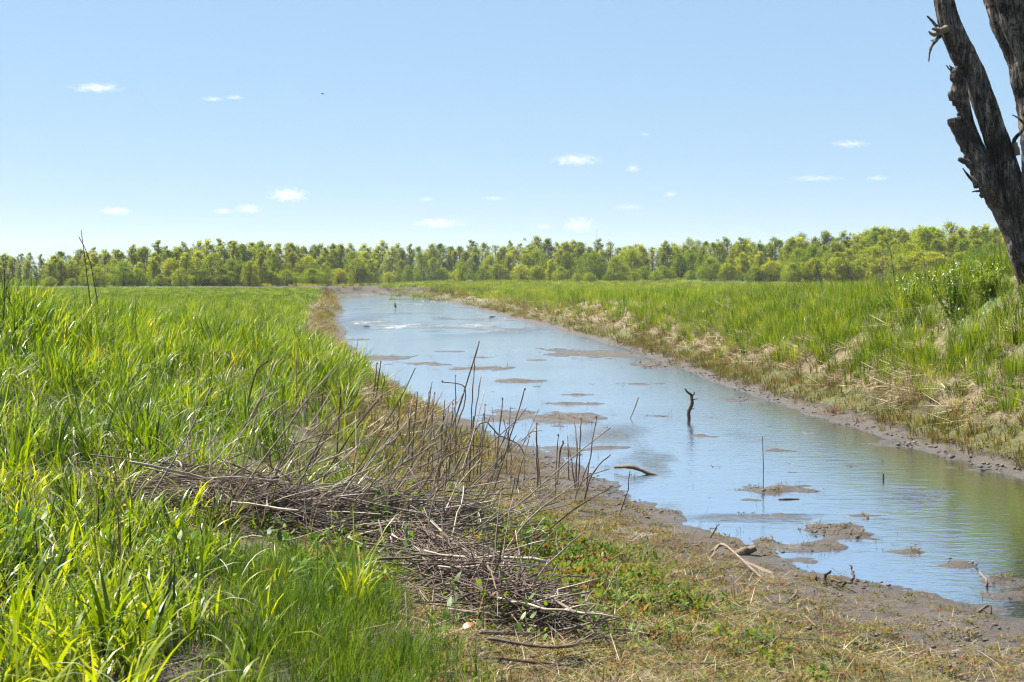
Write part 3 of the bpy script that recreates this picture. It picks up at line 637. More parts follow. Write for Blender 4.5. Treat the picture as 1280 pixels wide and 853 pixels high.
KT = {'tall_yellow': make_tree('yellow', 130, 50, 2.2, multi=3), 'tall_green': make_tree('green', 130, 50, 2.5, multi=2), 'tall_olive': make_tree('olive', 120, 50, 2.0, multi=3),
      'wide_yellow': make_tree('yellow', 170, 52, 3.6, multi=4), 'wide_green': make_tree('green', 180, 54, 3.8, multi=4), 'thin_yellow': make_tree('yellow', 60, 36, 2.0, multi=3), 'slim_olive': make_tree('olive', 90, 46, 1.6, multi=2)}
TREES = []
PXT = [-120, 0, 60, 100, 200, 300, 400, 480, 560, 640, 700, 760, 850, 900, 960, 1050, 1150, 1200, 1280, 1400]
PYT = [318, 316, 316, 311, 303, 301, 302, 306, 304, 303, 301, 304, 302, 297, 297, 292, 284, 280, 278, 276]
YFR = lambda px: float(np.interp(px, [-120, 60, 300, 430, 550, 650, 850, 1000, 1150, 1400], [226, 232, 238, 258, 272, 285, 292, 262, 238, 225]))
def tree(kind, px, Yd, top, wide=1., label=None, group=None, name='tree'):
    x = (px - 640) * Yd / F; zg = h1(x, Yd); H = CH + (HZ - top) * Yd / F - zg
    if H < .8: H = .8
    t, c = KT[kind]; e = empty(name, (x, Yd, zg - .05), rng.uniform(0, 6.28)); e.scale = (H / 10 * wide, H / 10 * wide, H / 10)
    ob('trunk', t, e); ob('crown', c, e)
    tag(e, label, 'bush' if 'bush' in label else 'tree', group); TREES.append((px, e)); return e
kinds = list(KT)
DESC = {'tall_yellow': 'slender yellow-green tree', 'tall_green': 'full mid green tree', 'tall_olive': 'slender olive tree', 'wide_yellow': 'broad yellow-green tree', 'wide_green': 'broad mid green tree', 'thin_yellow': 'thinly leafed yellow-green tree', 'slim_olive': 'narrow olive tree'}
ORD = ['first', 'second', 'third', 'fourth', 'fifth', 'sixth', 'seventh', 'eighth', 'ninth', 'tenth', 'eleventh', 'twelfth', 'thirteenth', 'fourteenth', 'fifteenth', 'sixteenth', 'seventeenth', 'eighteenth', 'nineteenth', 'twentieth']
ORD += ['twenty-' + o for o in ORD[:9]] + ['thirtieth'] + ['thirty-' + o for o in ORD[:9]] + ['fortieth'] + ['forty-' + o for o in ORD[:9]]
def put_row(step, dY, dtop, kk, row, jit):
    px = -35.; cnt = {}
    while px < 1315:
        k = kk[rng.integers(len(kk))]; Yd = YFR(px) + dY + rng.uniform(-4, 4); q = cnt.get(k, 0); cnt[k] = q + 1
        top = np.interp(px, PXT, PYT) + dtop + rng.normal(0, jit)
        tree(k, px, Yd, top, rng.uniform(1.05, 1.5) * (1.5 if 'scrub' in row else 1), '%s %s from the left in the %s of the far wood' % (ORD[q], DESC[k], row), ('bushes' if 'scrub' in row else 'trees') + ' in the %s of the far wood' % row, 'bush' if 'scrub' in row else 'tree')
        px += step * rng.uniform(.65, 1.35)
put_row(11.5, 26, .5, ['tall_yellow', 'tall_green', 'tall_olive', 'slim_olive', 'tall_yellow', 'thin_yellow'], 'back row', 3.8)
put_row(13.5, 13, 6., ['tall_yellow', 'tall_green', 'tall_olive', 'tall_yellow', 'slim_olive'], 'middle row', 4.5)
put_row(18, 4, 17, ['wide_yellow', 'tall_green', 'tall_yellow', 'wide_green', 'tall_olive'], 'front row', 5.5)
DESC.update(wide_yellow='low yellow-green bush', wide_green='low mid green bush')
put_row(27, -3, 32, ['wide_yellow', 'wide_green'], 'foot scrub', 4.5)
# single ones that stand out
for px, top, dY, k, wd, lab in [(577, 327, -9, 'wide_yellow', 1.05, 'round yellow-green bush standing before the trees at the head of the creek'),
                                (510, 332, -5, 'wide_green', 1.1, 'low grey-green bush left of the round yellow-green bush'),
                                (405, 330, -6, 'wide_green', 1.1, 'dark green round bush at the left end of the far bare strip'),
                                (312, 326, -4, 'wide_yellow', 1.1, 'broad light green bush at the front of the wood beyond the left bank'),
                                (742, 316, -3, 'wide_green', 1.25, 'wide dense dark green tree below the mast'),
                                (770, 320, -5, 'wide_green', 1.2, 'wide dense dark green tree just right of the mast')]:
    tree(k, px, YFR(px) + dY, top, wd, lab, None, 'bush' if 'bush' in lab else 'tree')
for q, (px, top) in enumerate([(722, 343), (737, 342), (762, 341), (775, 341), (792, 342), (820, 340)]):
    tree('wide_green', px, YFR(px) - 22, top - 2, 1.9, 'low bright green bush, number %s from the left in the row at the field edge' % ['one', 'two', 'three', 'four', 'five', 'six'][q], 'low bushes at the field edge', 'bush')

# ------------------------------------------------------------------ the big dead tree on the right bank
TY = 29.0
def tp(px, py, dy=0.): q = P(px, py, TY); q[1] += dy; return q
DT = empty('dead_tree', (11.35, TY, h1(11.35, TY)))
tag(DT, 'large dead tree with dark cracked bark leaning over the right bank', 'tree')
base0 = np.array(DT.location)
def bark_tube(name, path, rad, sides=40, m=46, flat=1., seed=0, amp=.17, parent=DT):
    m = m * 2
    pts = crv(path, m); rr = np.interp(np.linspace(0, 1, m), np.linspace(0, 1, len(rad)), rad)
    ph = np.linspace(0, 1, sides, endpoint=False); s_ = np.cumsum(np.r_[0, np.linalg.norm(np.diff(pts, axis=0), axis=1)])
    A, S_ = np.meshgrid(ph, s_)
    cyc = lambda f, g, sd: fbm(10 + f * np.cos(A * 6.2832) + S_ * g, 20 + f * np.sin(A * 6.2832) + S_ * g * .3, sd + seed, 3)
    ridge = 1 + amp * 2 * (cyc(3.2, .35, 1) - .5) + amp * 1.2 * (cyc(7, .9, 7) - .5) + amp * 1.1 * (cyc(14, 2.2, 9) - .5) + .12 * (fbm(S_ * 1.6, S_ * 0 + seed, 40 + seed) - .5)
    mb = MB(); tube(mb, pts - base0, rr, sides, True, .015, .5, ridge)
    me = mb.mesh(name, M['bark'], True); o = ob(name, me, parent); return o
u = 1 / (F / TY)                      # metres per photo pixel at the tree
gz = base0[2]
bark_tube('trunk', [(11.55, TY + .1, gz - .3), (11.35, TY + .05, gz + .35), tp(1318, 372), tp(1302, 340), tp(1292, 305), tp(1283, 265)], [1.15, .72, .56, .52, .55, .42], 34, 40, seed=3)
LIMB = bark_tube('limb', [tp(1302, 345, -.05), tp(1279, 290, -.12), tp(1262, 240, -.16), tp(1247, 188, -.12), tp(1233, 141, -.05), tp(1218, 96), tp(1203, 66), tp(1191, 42), tp(1184, 20), tp(1178, -15), tp(1170, -70), tp(1160, -130)],
          [.42, .34, .27, .235, .225, .225, .235, .22, .195, .19, .18, .15], seed=11, m=60)
bark_tube('limb', [tp(1296, 320, .15), tp(1314, 240, .35), tp(1318, 170, .45), tp(1313, 110, .5), tp(1301, 60, .5), tp(1284, 15, .5), tp(1264, -45, .5), tp(1255, -130, .5)], [.45, .46, .50, .53, .54, .54, .48, .40], seed=19, m=50)
# split-off broken slab on the left side, with a ragged edge
le = [(87, 1188), (91, 1184), (97, 1183.5), (101, 1183), (105, 1187), (112, 1185), (117, 1182), (123, 1183), (129, 1189), (133, 1195), (141, 1197), (147, 1196), (149, 1182.5), (154, 1184), (164, 1190), (176, 1194), (188, 1201), (200, 1207), (215, 1213), (232, 1217), (250, 1229), (270, 1244), (300, 1256), (330, 1268)]
re_ = [(87, 1192), (100, 1202), (117, 1207), (140, 1213), (165, 1222), (190, 1231), (215, 1240), (240, 1250), (270, 1262), (300, 1276), (330, 1288)]
le = np.array(le); re_ = np.array(re_); rows = np.concatenate([np.arange(87, 160, 1.5), np.arange(160, 331, 4.)])
mb = MB(); ring = 14; ph = np.linspace(0, 2 * math.pi, ring, endpoint=False); VV = []
for py in rows:
    a = np.interp(py, le[:, 0], le[:, 1]) + rng.normal(0, .8); b_ = np.interp(py, re_[:, 0], re_[:, 1]); c_ = (a + b_) / 2; hw_ = (b_ - a) / 2
    dep = .10 + .16 * min(1, (py - 85) / 120); q = tp(c_, py, -.12 + .10 * math.sin(py * .05))
    kx = 1 + .10 * (rng.random(ring) - .5) 
    VV.append(np.stack([q[0] + np.cos(ph) * hw_ * u, q[1] + np.sin(ph) * dep * kx * (1 + .25 * np.sin(ph * 3 + 1)), np.full(ring, q[2]) + np.sin(ph * 2 + py) * .006], -1) - base0)
VV = np.array(VV); i = np.arange(VV.shape[0] * ring).reshape(-1, ring); j = np.roll(i, -1, 1)
mb.add(VV, np.stack([i[:-1], i[1:], j[1:], j[:-1]], -1).reshape(-1, 4), np.stack([i[0], j[0], np.full(ring, i.size)], -1)[:0])
mb.add(np.concatenate([VV[0], VV[0].mean(0)[None] + [0, 0, .05]]), None, np.stack([np.arange(ring), np.roll(np.arange(ring), -1), np.full(ring, ring)], -1))
SLAB = tag(ob('broken_slab', mb.mesh('broken_slab', M['bark'], False), DT), 'split-off slab of trunk with a ragged broken edge')
def twig(pts, r0, r1, parent, name='twig', mat='bark', m=9, sides=6):
    mb = MB(); pp = crv([np.asarray(p) for p in pts], m); tube(mb, pp - base0, np.linspace(r0, r1, m), sides, True, .22)
    return ob(name, mb.mesh(name, M[mat], True), parent)
for q in range(22):
    py_ = rng.uniform(88, 262); ex = np.interp(py_, le[:, 0], le[:, 1]); ln_ = rng.uniform(2, 6)
    mb = MB(); p0_ = tp(ex + 5, py_ + 3, rng.uniform(-.3, .05)); p1_ = tp(ex - ln_ * .35, py_ - ln_, rng.uniform(-.35, .0)); tube(mb, crv([p0_, (p0_ + p1_) / 2 + rng.normal(0, .01, 3), p1_], 5) - base0, [.06, .05, .04, .025, .006], 5, True, .3)
    ob('splinter', mb.mesh('splinter', M['bark']), SLAB)
twig([tp(1180, 38, -.15), tp(1170, 41, -.25), tp(1160, 38.5, -.28)], .085, .02, LIMB, 'broken_stub', 'drift', 12, 9)
twig([tp(1172, 43, -.2), tp(1162, 46, -.25), tp(1156, 42, -.25)], .06, .015, LIMB, 'broken_stub', 'drift', 10, 8)
twig([tp(1168, 36, -.2), tp(1160, 27, -.2), tp(1155, 22.5, -.2)], .035, .015, LIMB)
twig([tp(1172, 47, -.2), tp(1164, 55, -.22), tp(1159, 65, -.2), tp(1157.5, 79, -.2)], .05, .012, LIMB)
twig([tp(1168, 52, -.2), tp(1160, 53, -.2)], .03, .012, LIMB)
twig([tp(1188, 92, -.15), tp(1184, 88, -.15), tp(1180, 83, -.15)], .02, .012, SLAB)
twig([tp(1214, 211, -.2), tp(1203, 204, -.25), tp(1193, 200, -.25)], .10, .035, SLAB, 'broken_stub')
twig([tp(1217, 231, -.2), tp(1207, 223, -.25), tp(1198.5, 211.5, -.25)], .05, .012, SLAB)
twig([tp(1226, 240, -.2), tp(1217, 240, -.25), tp(1210, 240.8, -.25)], .035, .012, SLAB)
twig([tp(1266, 196, -.2), tp(1263, 178, -.2), tp(1272, 166, -.2), tp(1276, 158, -.2), tp(1270, 150, -.2), tp(1261, 145, -.2)], .045, .012, LIMB, m=14)
twig([tp(1274, 163, -.2), tp(1279, 160, -.2)], .02, .01, LIMB)
twig([tp(1266, 196, -.25), tp(1264, 186, -.25), tp(1263, 180, -.25)], .07, .05, LIMB, 'broken_stub', 'drift')
twig([tp(1280, 250, -.4), tp(1277, 225, -.4), tp(1276, 204, -.35)], .16, .10, LIMB, 'bark_flake', 'drift', 9, 9)

# ------------------------------------------------------------------ heap of dead stems
def stem_mesh(bend, kink, nm):
    n = 8; t = np.linspace(0, 1, n); p = np.stack([t - .5, bend * np.sin(math.pi * t) + np.cumsum(rng.normal(0, .009, n)) , np.cumsum(rng.normal(0, .008, n))], -1)
    if kink: p[n // 2 + 1:, 1] += (t[n // 2 + 1:] - .57) * kink
    r = np.linspace(1, .5, n) * .0085 * (1 + .22 * (np.arange(n) % 2))
    mb = MB(); vr = rng.random(); tube(mb, p, r, 5, True, .15, vr)
    for _ in range(rng.integers(0, 4)):
        k = rng.integers(2, n - 1); e = p[k] + [rng.uniform(.06, .22), rng.choice([-1, 1]) * rng.uniform(.04, .14), rng.uniform(-.1, .1)]
        tube(mb, [p[k], (p[k] + e) / 2 + rng.normal(0, .012, 3), e], [.0045, .004, .0022], 4, False, .1, vr)
    return mb.mesh(nm, M['stick'], True)
STEMS = [stem_mesh(rng.normal(0, .045), k, 'stick') for k in (0, 0, 0, .3, -.35, 0, 0, .5, 0, -.2, 0, 0, .8, -.7, 0, 0, .25, 0)]
from mathutils import Vector, Matrix, Euler
def place_stick(parent, c, az, el, L, rad=1., roll=None):
    o = ob('stick', STEMS[rng.integers(len(STEMS))], parent, np.asarray(c) - np.asarray(parent.location), (rng.uniform(0, 6.28) if roll is None else roll, -el, az))
    o.rotation_mode = 'XYZ'; o.scale = (L, rad * 1.1, rad * 1.1); return o
def fit_scale(o, L, rad): o.scale = (L, rad, rad)
def heap(name, label, spine, half, hgt, n, nfan, az0, az_s, Ls, fan_az, n_stuff, zoff=0.):
    sp = np.array(spine); c = sp.mean(0); e = empty(name, (c[0], c[1], h1(*c))); tag(e, label, 'brush pile')
    cum = np.r_[0, np.cumsum(np.linalg.norm(np.diff(sp, axis=0), axis=1))]
    def spot():
        t = rng.random() * cum[-1]; x = np.interp(t, cum, sp[:, 0]); y = np.interp(t, cum, sp[:, 1]); q = t / cum[-1]
        x += rng.normal(0, half * .45); y += rng.normal(0, half * .45); return x, y, q
    for k in range(n):
        x, y, q = spot(); L = rng.uniform(*Ls); u_ = rng.random(); d = seg_dist(np.array([x]), np.array([y]), sp)[0]
        top = hgt * max(.12, 1 - (d / half) ** 2)
        z = h1(x, y) + .02 + u_ * top + zoff; az = rng.normal(az0, az_s) + (math.pi if rng.random() < .5 else 0)
        el = rng.normal(0, .17); lowest = z - abs(math.sin(el)) * L / 2
        place_stick(e, (x, y, z), az, el, L, rng.choice([.4, .55, .7, .85, 1.15]) * rng.uniform(.85, 1.15))
    for k in range(nfan):
        x, y, q = spot(); L = rng.uniform(Ls[0], Ls[1] * 1.05); el = rng.uniform(.1, 1.0); az = rng.normal(fan_az, .6)
        b = np.array([x, y, h1(x, y) + .02]); dv = np.array([math.cos(az) * math.cos(el), math.sin(az) * math.cos(el), math.sin(el)])
        place_stick(e, b + dv * L / 2, az, el, L, rng.uniform(.5, .95))
    mb = MB()
    for k in range(n_stuff):
        x, y, q = spot(); L = rng.uniform(.15, .7); d = seg_dist(np.array([x]), np.array([y]), sp)[0]
        z = h1(x, y) + .01 + rng.random() * hgt * .7 * max(.1, 1 - (d / half) ** 2); az = rng.normal(az0, az_s * 1.6); el = rng.normal(0, .25)
        dv = np.array([math.cos(az) * math.cos(el), math.sin(az) * math.cos(el), math.sin(el)]); p0 = np.array([x, y, z]) - np.asarray(e.location)
        tube(mb, [p0 - dv * L / 2, p0 + rng.normal(0, .01, 3), p0 + dv * L / 2], [.005, .0045, .003], 4, False, 0, rng.random())
    o = ob('broken_twigs', mb.mesh('broken_twigs', M['stalk'], True), e); o['kind'] = 'stuff'
    return e
heap('brush_pile', 'long heap of grey-brown dead stems at centre left', BRUSH, .88, .44, 150, 135, .02, .7, (.3, 1.6), .6, 2200)
heap('brush_pile', 'narrow heap of dead stems spilling down to bottom centre', [(-.75, 11.6), (-.5, 10.4), (-.1, 9.3), (.15, 8.7)], .55, .34, 140, 24, -.8, .65, (.25, 1.05), .7, 1500)

# ------------------------------------------------------------------ standing and leaning dead stalks (base pixel, tip pixel, radius)
def stalk_at(bpx, bpy, tips, r, name='dead_stalk', label=None, group='dead stalks at the creek edge', knob=True, mat='stalk', Yd=None, cat='stalk', dn=.06):
    if Yd is None: gx_, gy_, gz_ = G(bpx, bpy)
    else: gy_ = Yd; gx_ = (bpx - 640) * Yd / F; gz_ = h1(gx_, gy_)
    o = empty(name, (gx_, gy_, gz_)); b0 = np.array([gx_, gy_, gz_ - dn])
    pts = [b0]
    for k, (px, py) in enumerate(tips):
        q = P(px, py, gy_); q[1] += rng.uniform(-.25, .25) * (k + 1) / len(tips); pts.append(q)
    m = 7 + 3 * len(tips); pp = crv(pts, m) if len(pts) < 4 else crv(pts, m + 6); m = len(pp)
    jit = rng.normal(0, .004, pp.shape); jit[0] = 0
    rr = np.linspace(1, .62, m) * r; rr[3::4] *= 1.25
    mb = MB(); tube(mb, pp - np.asarray(o.location) + jit, rr, 6, True, .08, rng.random()); st_ = ob('stem', mb.mesh('stem', M[mat], True), o)
    if knob:
        v = vI * np.array([1.35, 1.35, 1.8]) * r * (1 + .3 * (rng.random((len(vI), 1)) - .5)); mb = MB(); mb.add(v + pp[-1] - np.asarray(o.location), None, tI)
        ob('seed_head', mb.mesh('seed_head', M[mat], True), st_)
    tag(o, label, cat, group if label is None or True else None); return o
S = [ # base, tips, radius px at that depth, label
 (540, 606, [(570, 520), (600, 426)], 1.9, 'tallest pale dead stalk, leaning right above the water at the centre', 'stick'),
 (466, 500, [(472, 454)], 1.4, 'left one of the close pair of short dark stalks at the left waterline', 'stalk'),
 (469, 500, [(475.5, 453)], 1.4, 'right one of the close pair of short dark stalks at the left waterline', 'stalk'),
 (475, 505, [(482, 469)], 1.3, 'shortest dark stalk beside the close pair at the left waterline', 'stalk'),
 (587, 590, [(590, 500), (592.5, 452)], 1.4, 'thin upright dark stalk just left of the tallest leaning one', 'stalk'),
 (578, 596, [(590, 540), (601, 473)], 1.6, 'dark stalk leaning right with a knobbed top, below the tallest one', 'stalk'),
 (569, 590, [(569.5, 470)], 1.3, 'straight vertical stalk crossing the tallest leaning one', 'stalk'),
 (512, 598, [(521, 492)], 1.4, 'stalk with a knob, leftmost of the thicket before the water', 'stalk'),
 (524, 590, [(540, 483)], 1.4, 'stalk leaning right, second in the thicket before the water', 'stalk'),
 (534, 590, [(543, 492)], 1.3, 'short stalk close behind the second of the thicket', 'stalk'),
 (548, 600, [(556, 500)], 1.3, 'pale stalk in the middle of the thicket before the water', 'stick'),
 (560, 602, [(566, 505)], 1.3, 'slim stalk in the middle of the thicket before the water', 'stalk'),
 (600, 600, [(606, 508)], 1.4, 'short dark stalk at the right side of the thicket', 'stalk'),
 (618, 600, [(628, 499)], 1.6, 'upright dark stalk with a flat tip right of the thicket', 'stalk'),
 (614, 616, [(635, 555), (656, 485)], 1.5, 'long thin stalk leaning right, outermost right of the thicket', 'stalk'),
 (595, 596, [(604, 520)], 1.2, 'low stalk behind the upright one right of the thicket', 'stalk'),
 (672, 612, [(671, 531)], 1.9, 'thick straight black stalk standing alone before the mud bar', 'stalk'),
 (676, 612, [(672, 560)], 1.3, 'thin stalk pressed against the thick straight black one', 'stalk'),
 (693, 618, [(698, 545)], 1.5, 'straight stalk left of the fan of stalks on the near shore', 'stalk'),
 (696, 606, [(700, 570), (704, 550)], 2.4, 'stout pale broken stem beside the fan of stalks', 'drift'),
 (711, 600, [(710, 556)], 1.4, 'short stalk at the left of the fan on the near shore', 'stalk'),
 (720, 612, [(714, 575), (709, 546)], 1.4, 'left-leaning stalk of the fan on the near shore', 'stalk'),
 (719, 612, [(721, 560), (717.5, 524)], 1.6, 'tall stalk at the centre of the fan on the near shore', 'stalk'),
 (722, 612, [(727, 525)], 1.6, 'tall straight stalk just right of the centre of the fan', 'stalk'),
 (732, 614, [(738, 570), (745.5, 522)], 1.6, 'tallest right-leaning stalk of the fan on the near shore', 'stalk'),
 (728, 626, [(740, 594), (764, 571)], 2.0, 'thick stalk bending far right with a round knob at its tip', 'stalk'),
 (716, 625, [(735, 575)], 1.5, 'pale stalk crossing the foot of the fan', 'drift'),
 (715, 628, [(730, 600), (761, 584)], 1.4, 'pale low branch reaching right from the foot of the fan', 'drift'),
 (772, 642, [(784, 615), (786.5, 588)], 1.2, 'thin curved stalk by itself at the near waterline', 'stalk'),
 (885, 672, [(897, 654)], 1.6, 'short dark stick slanting up beside the driftwood', 'stalk'),
 (560, 600, [(600, 530), (625, 545), (652, 562), (655, 600)], 1.7, 'long pale stem arching over to the right of the thicket', 'stick'),
 (645, 612, [(650, 585), (662, 548)], 1.5, 'stalk rising from the foot of the arching stem', 'stalk'),
 (560, 560, [(582, 490), (553, 477)], 1.6, 'snapped stalk folded back to the left', 'stalk'),
 (300, 545, [(318, 470), (334, 452)], 2.0, 'long dark stalk curving right out of the left grass', 'stalk'),
 (258, 575, [(300, 540), (328, 500), (344, 450)], 1.8, 'dark curved stalk rising from the left end of the heap', 'stalk'),
 (312, 580, [(330, 530), (358, 503)], 1.6, 'brown stalk leaning right above the heap', 'stick'),
 (370, 520, [(370, 445)], 1.2, 'upright dark stalk in the grass above the heap', 'stalk'),
 (390, 620, [(420, 570), (475, 497)], 2.0, 'thick pale stem leaning right over the heap', 'stick'),
 (380, 600, [(410, 540), (447, 497)], 1.9, 'dark stem leaning right over the heap', 'stalk'),
 (350, 640, [(400, 560), (428, 515)], 1.8, 'long brown stem leaning right across the heap', 'stick'),
 (418, 610, [(424, 520), (428, 482)], 1.5, 'brown vertical stem right of the leaning ones on the heap', 'stick'),
 (440, 620, [(470, 560), (492, 528)], 1.7, 'stem leaning right at the right end of the heap', 'stick'),
 (470, 650, [(520, 570), (560, 535)], 1.8, 'long stem leaning right from the right end of the heap', 'stick'),
 (500, 660, [(540, 590), (582, 560), (610, 563)], 1.6, 'bent stem arching low to the right of the heap', 'stick'),
 (563, 684, [(556, 640), (556, 592)], 1.6, 'black curved stalk standing before the leafy ground cover', 'stalk'),
 (580, 640, [(590, 600), (596, 560)], 1.3, 'dark stalk among green weeds right of the heap', 'stalk'),
 (205, 600, [(180, 560), (143, 520)], 1.8, 'dark stem leaning left in the left grass', 'stalk'),
 (112, 560, [(60, 545), (0, 522)], 1.8, 'dark stem lying in the grass at the left edge', 'stalk'),
]
for (bx, by, tips, rp, lab, mt) in S:
    yy = G(bx, by)[1]
    stalk_at(bx, by, tips, rp * yy / F * .62, 'dead_stalk', lab, 'dead stalks at the creek edge', mt == 'stalk' and rng.random() < .7, mt)
# unnamed thicket between them
for k in range(34):
    bx = rng.uniform(480, 640); by = rng.uniform(560, 640); tl = rng.uniform(40, 95); ln = rng.normal(12, 14)
    stalk_at(bx, by, [(bx + ln * .5, by - tl * .5), (bx + ln, by - tl)], rng.uniform(.6, .95) * 17 / F, 'dead_stalk', 'thin brown dead stalk in the thicket right of the heap', 'thin stalks of the thicket', False, ['stalk', 'stick'][k % 2])
# dead weeds standing on the right bank and at the left edge
for bx, tips, Yd, lab in [(1071, [(1060, 335), (1048, 305)], 30, 'dark dead weed leaning left on the right bank, thick in the middle'), (1121, [(1112, 310), (1097, 284)], 30, 'tall thin dead weed leaning left on the right bank'),
                          (1031, [(1022, 335), (1015, 318)], 31, 'leftmost dead weed on the right bank'), (1046, [(1036, 340), (1031, 328)], 31, 'short dead weed between two taller ones on the right bank'),
                          (1158, [(1156, 330), (1152, 316)], 28, 'straw-coloured upright weed beside the flowering shrub'), (1104, [(1103, 335), (1101, 318)], 29, 'short grey upright weed right of the tall thin one'),
                          (118, [(106, 325), (100, 288)], 30, 'tallest thin dead weed above the left grass'), (128, [(112, 330), (103, 296)], 30.5, 'thin dead weed crossing the tallest one above the left grass'),
                          (3, [(4, 345), (3, 338)], 24, 'short dark weed at the left edge of the grass')]:
    Yg = Yd; r = (1.0 if bx > 200 else .7) * Yd / F
    if bx > 900: Yd = None; r = .55 * 33 / F
    e = stalk_at(bx, 372, tips, r, 'dead_weed', lab, 'dead weeds above the banks', False, 'stick' if 'straw' in lab or 'grey' in lab else 'stalk', Yd, 'weed')
    if 'thick' in lab or 'tall thin' in lab:
        mb = MB(); b0 = np.array(e.location)
        for q in range(26):
            t = rng.uniform(.35, .8); c = P(np.interp(t, [0, 1], [bx, tips[-1][0]]), np.interp(t, [0, 1], [372, tips[-1][1]]), e.location.y) - b0
            d = rng.normal(0, .07, 3); tube(mb, [c, c + d], [.008, .004], 4, False)
        ob('side_twigs', mb.mesh('side_twigs', M['stalk']), e)

# ------------------------------------------------------------------ driftwood, snags, sticks in the water
def wood(name, label, path, rad, mat='drift', cat='driftwood', sides=9, extra=(), rough=.12):
    p0 = np.asarray(path[0], float); e = empty(name, p0); n = 8 + 4 * len(path); mb = MB()
    pp = crv(path, n); tube(mb, pp - p0, np.interp(np.linspace(0, 1, n), np.linspace(0, 1, len(rad)), rad), sides, True, rough, .5); st_ = ob('stem', mb.mesh('stem', M[mat], True), e)
    for q, r in extra:
        mb = MB(); tube(mb, crv(np.asarray(q, float), 8) - p0, np.linspace(r, r * .45, 8), 6, True, rough, .5); ob('branch', mb.mesh('branch', M[mat], True), st_)
    return tag(e, label, cat)
Yb = 34.0
Yb = CH * F / (524 - HZ)
wood('branch_in_water', 'forked dark branch standing upright in the water at centre', [P(862, 530, Yb), P(861, 515, Yb), P(865, 505, Yb), P(864, 493, Yb)], [.035, .04, .04, .03], 'stalk', 'branch', 7,
     [([P(864, 494, Yb), P(859, 490, Yb - .1), P(856, 486, Yb - .1)], .03), ([P(864.5, 496, Yb), P(868, 492, Yb), P(867, 490, Yb)], .02), ([P(865, 500, Yb), P(870, 499, Yb), P(873, 498.5, Yb)], .016), ([P(863, 512, Yb), P(868, 511, Yb)], .016)])
g = [G(p_, q_) for p_, q_ in ((893, 686), (925, 690), (945, 684))]
yy = 15.0
zz = lambda px, py, Yq: P(px, py, Yq)
wood('driftwood_log', 'pale driftwood log with a blunt end at the near waterline', [zz(900, 706, 14.9), zz(915, 698, 15.0), zz(930, 690, 15.1), zz(945, 685, 15.1)], [.03, .05, .045, .03], 'drift', 'driftwood', 11, rough=.2)
wood('driftwood_branch', 'pale bent driftwood stem lying down the near slope to the mud', [zz(889, 690, 14.7), zz(903, 681, 14.7), zz(920, 693, 14.4), zz(945, 716, 13.8), zz(968, 736, 13.3)], [.014, .017, .013, .010, .007], 'drift', 'driftwood', 8, [([zz(898, 682, 14.7), zz(893, 690, 14.6), zz(891, 697, 14.5)], .016)])
wood('driftwood_root', 'grey root running from the driftwood into the mud', [zz(930, 706, 14.6), zz(960, 720, 14.2), zz(985, 733, 13.9), zz(1002, 740, 13.7)], [.045, .06, .045, .02], 'drift', 'driftwood', 9)
Yl = CH * F / (592 - HZ)
wood('floating_log', 'muddy half-sunk log pointing into the water below the branch', [P(768, 584, Yl + .2), P(790, 584, Yl), P(812, 592, Yl - .1), P(834, 597, Yl - .2)], [.02, .032, .026, .014], 'drift', 'log', 10, rough=.25)
for a_, b_, r, lab in [((798, 497), (788, 523), .012, 'thin pale stick leaning in the water left of the forked branch'), ((954, 612), (953, 545), .006, 'thin upright stick standing in the water before the right bank'), ((1104, 600), (1104, 592), .016, 'stub of a stick in the water right of the thin upright one'),
                       ((973, 625), (1000, 623), .02, 'short dark stick floating below the long mud bar'), ((760, 533), (722, 534), .018, 'pale stick lying on the mud bar at the centre')]:
    Yq = CH * F / (max(a_[1], b_[1]) - HZ)
    p1, p2 = P(*a_, Yq), P(*b_, Yq); 
    if abs(a_[1] - b_[1]) < 3: p1[2] = p2[2] = -.004; p2[1] += .05
    wood('stick', lab, [p1, (p1 + p2) / 2 + rng.normal(0, .01, 3), p2], [r, r, r * .7], 'stalk' if 'pale' not in lab else 'drift', 'stick', 6)
# stubs on the near mud
for q, (px, py, tx, ty) in enumerate([(1033, 734, 1033, 710), (1062, 727, 1070, 712), (1053, 735, 1058, 722), (1038, 733, 1047, 724), (1020, 728, 1018, 716), (1230, 735, 1230, 718), (1086, 652, 1082, 643)]):
    stalk_at(px, py, [((px + tx) / 2, (py + ty) / 2), (tx, ty)], .016, 'reed_stub', ['tall straight reed stub at the mud edge below the low bar', 'slanting reed stub right of the tall straight one', 'short stub between the tall and the slanting one', 'thin stub leaning right beside the tall straight one', 'stub left of the tall straight one', 'upright stub at the right end of the mud bar near the corner', 'curved stub alone in the open water at right'][q], 'reed stubs in the mud', False, 'stalk', None, 'reed stub', .04)
# folded reed loop
gl = G(1245, 768); bl = np.array(gl)
wood('folded_reed', 'folded dark reed making a loop in the water near the right corner', [P(1222, 766, gl[1]), P(1236, 757, gl[1]), P(1238, 768, gl[1] - .05), P(1228, 762, gl[1])], [.014, .013, .012, .01], 'stalk', 'reed', 6)
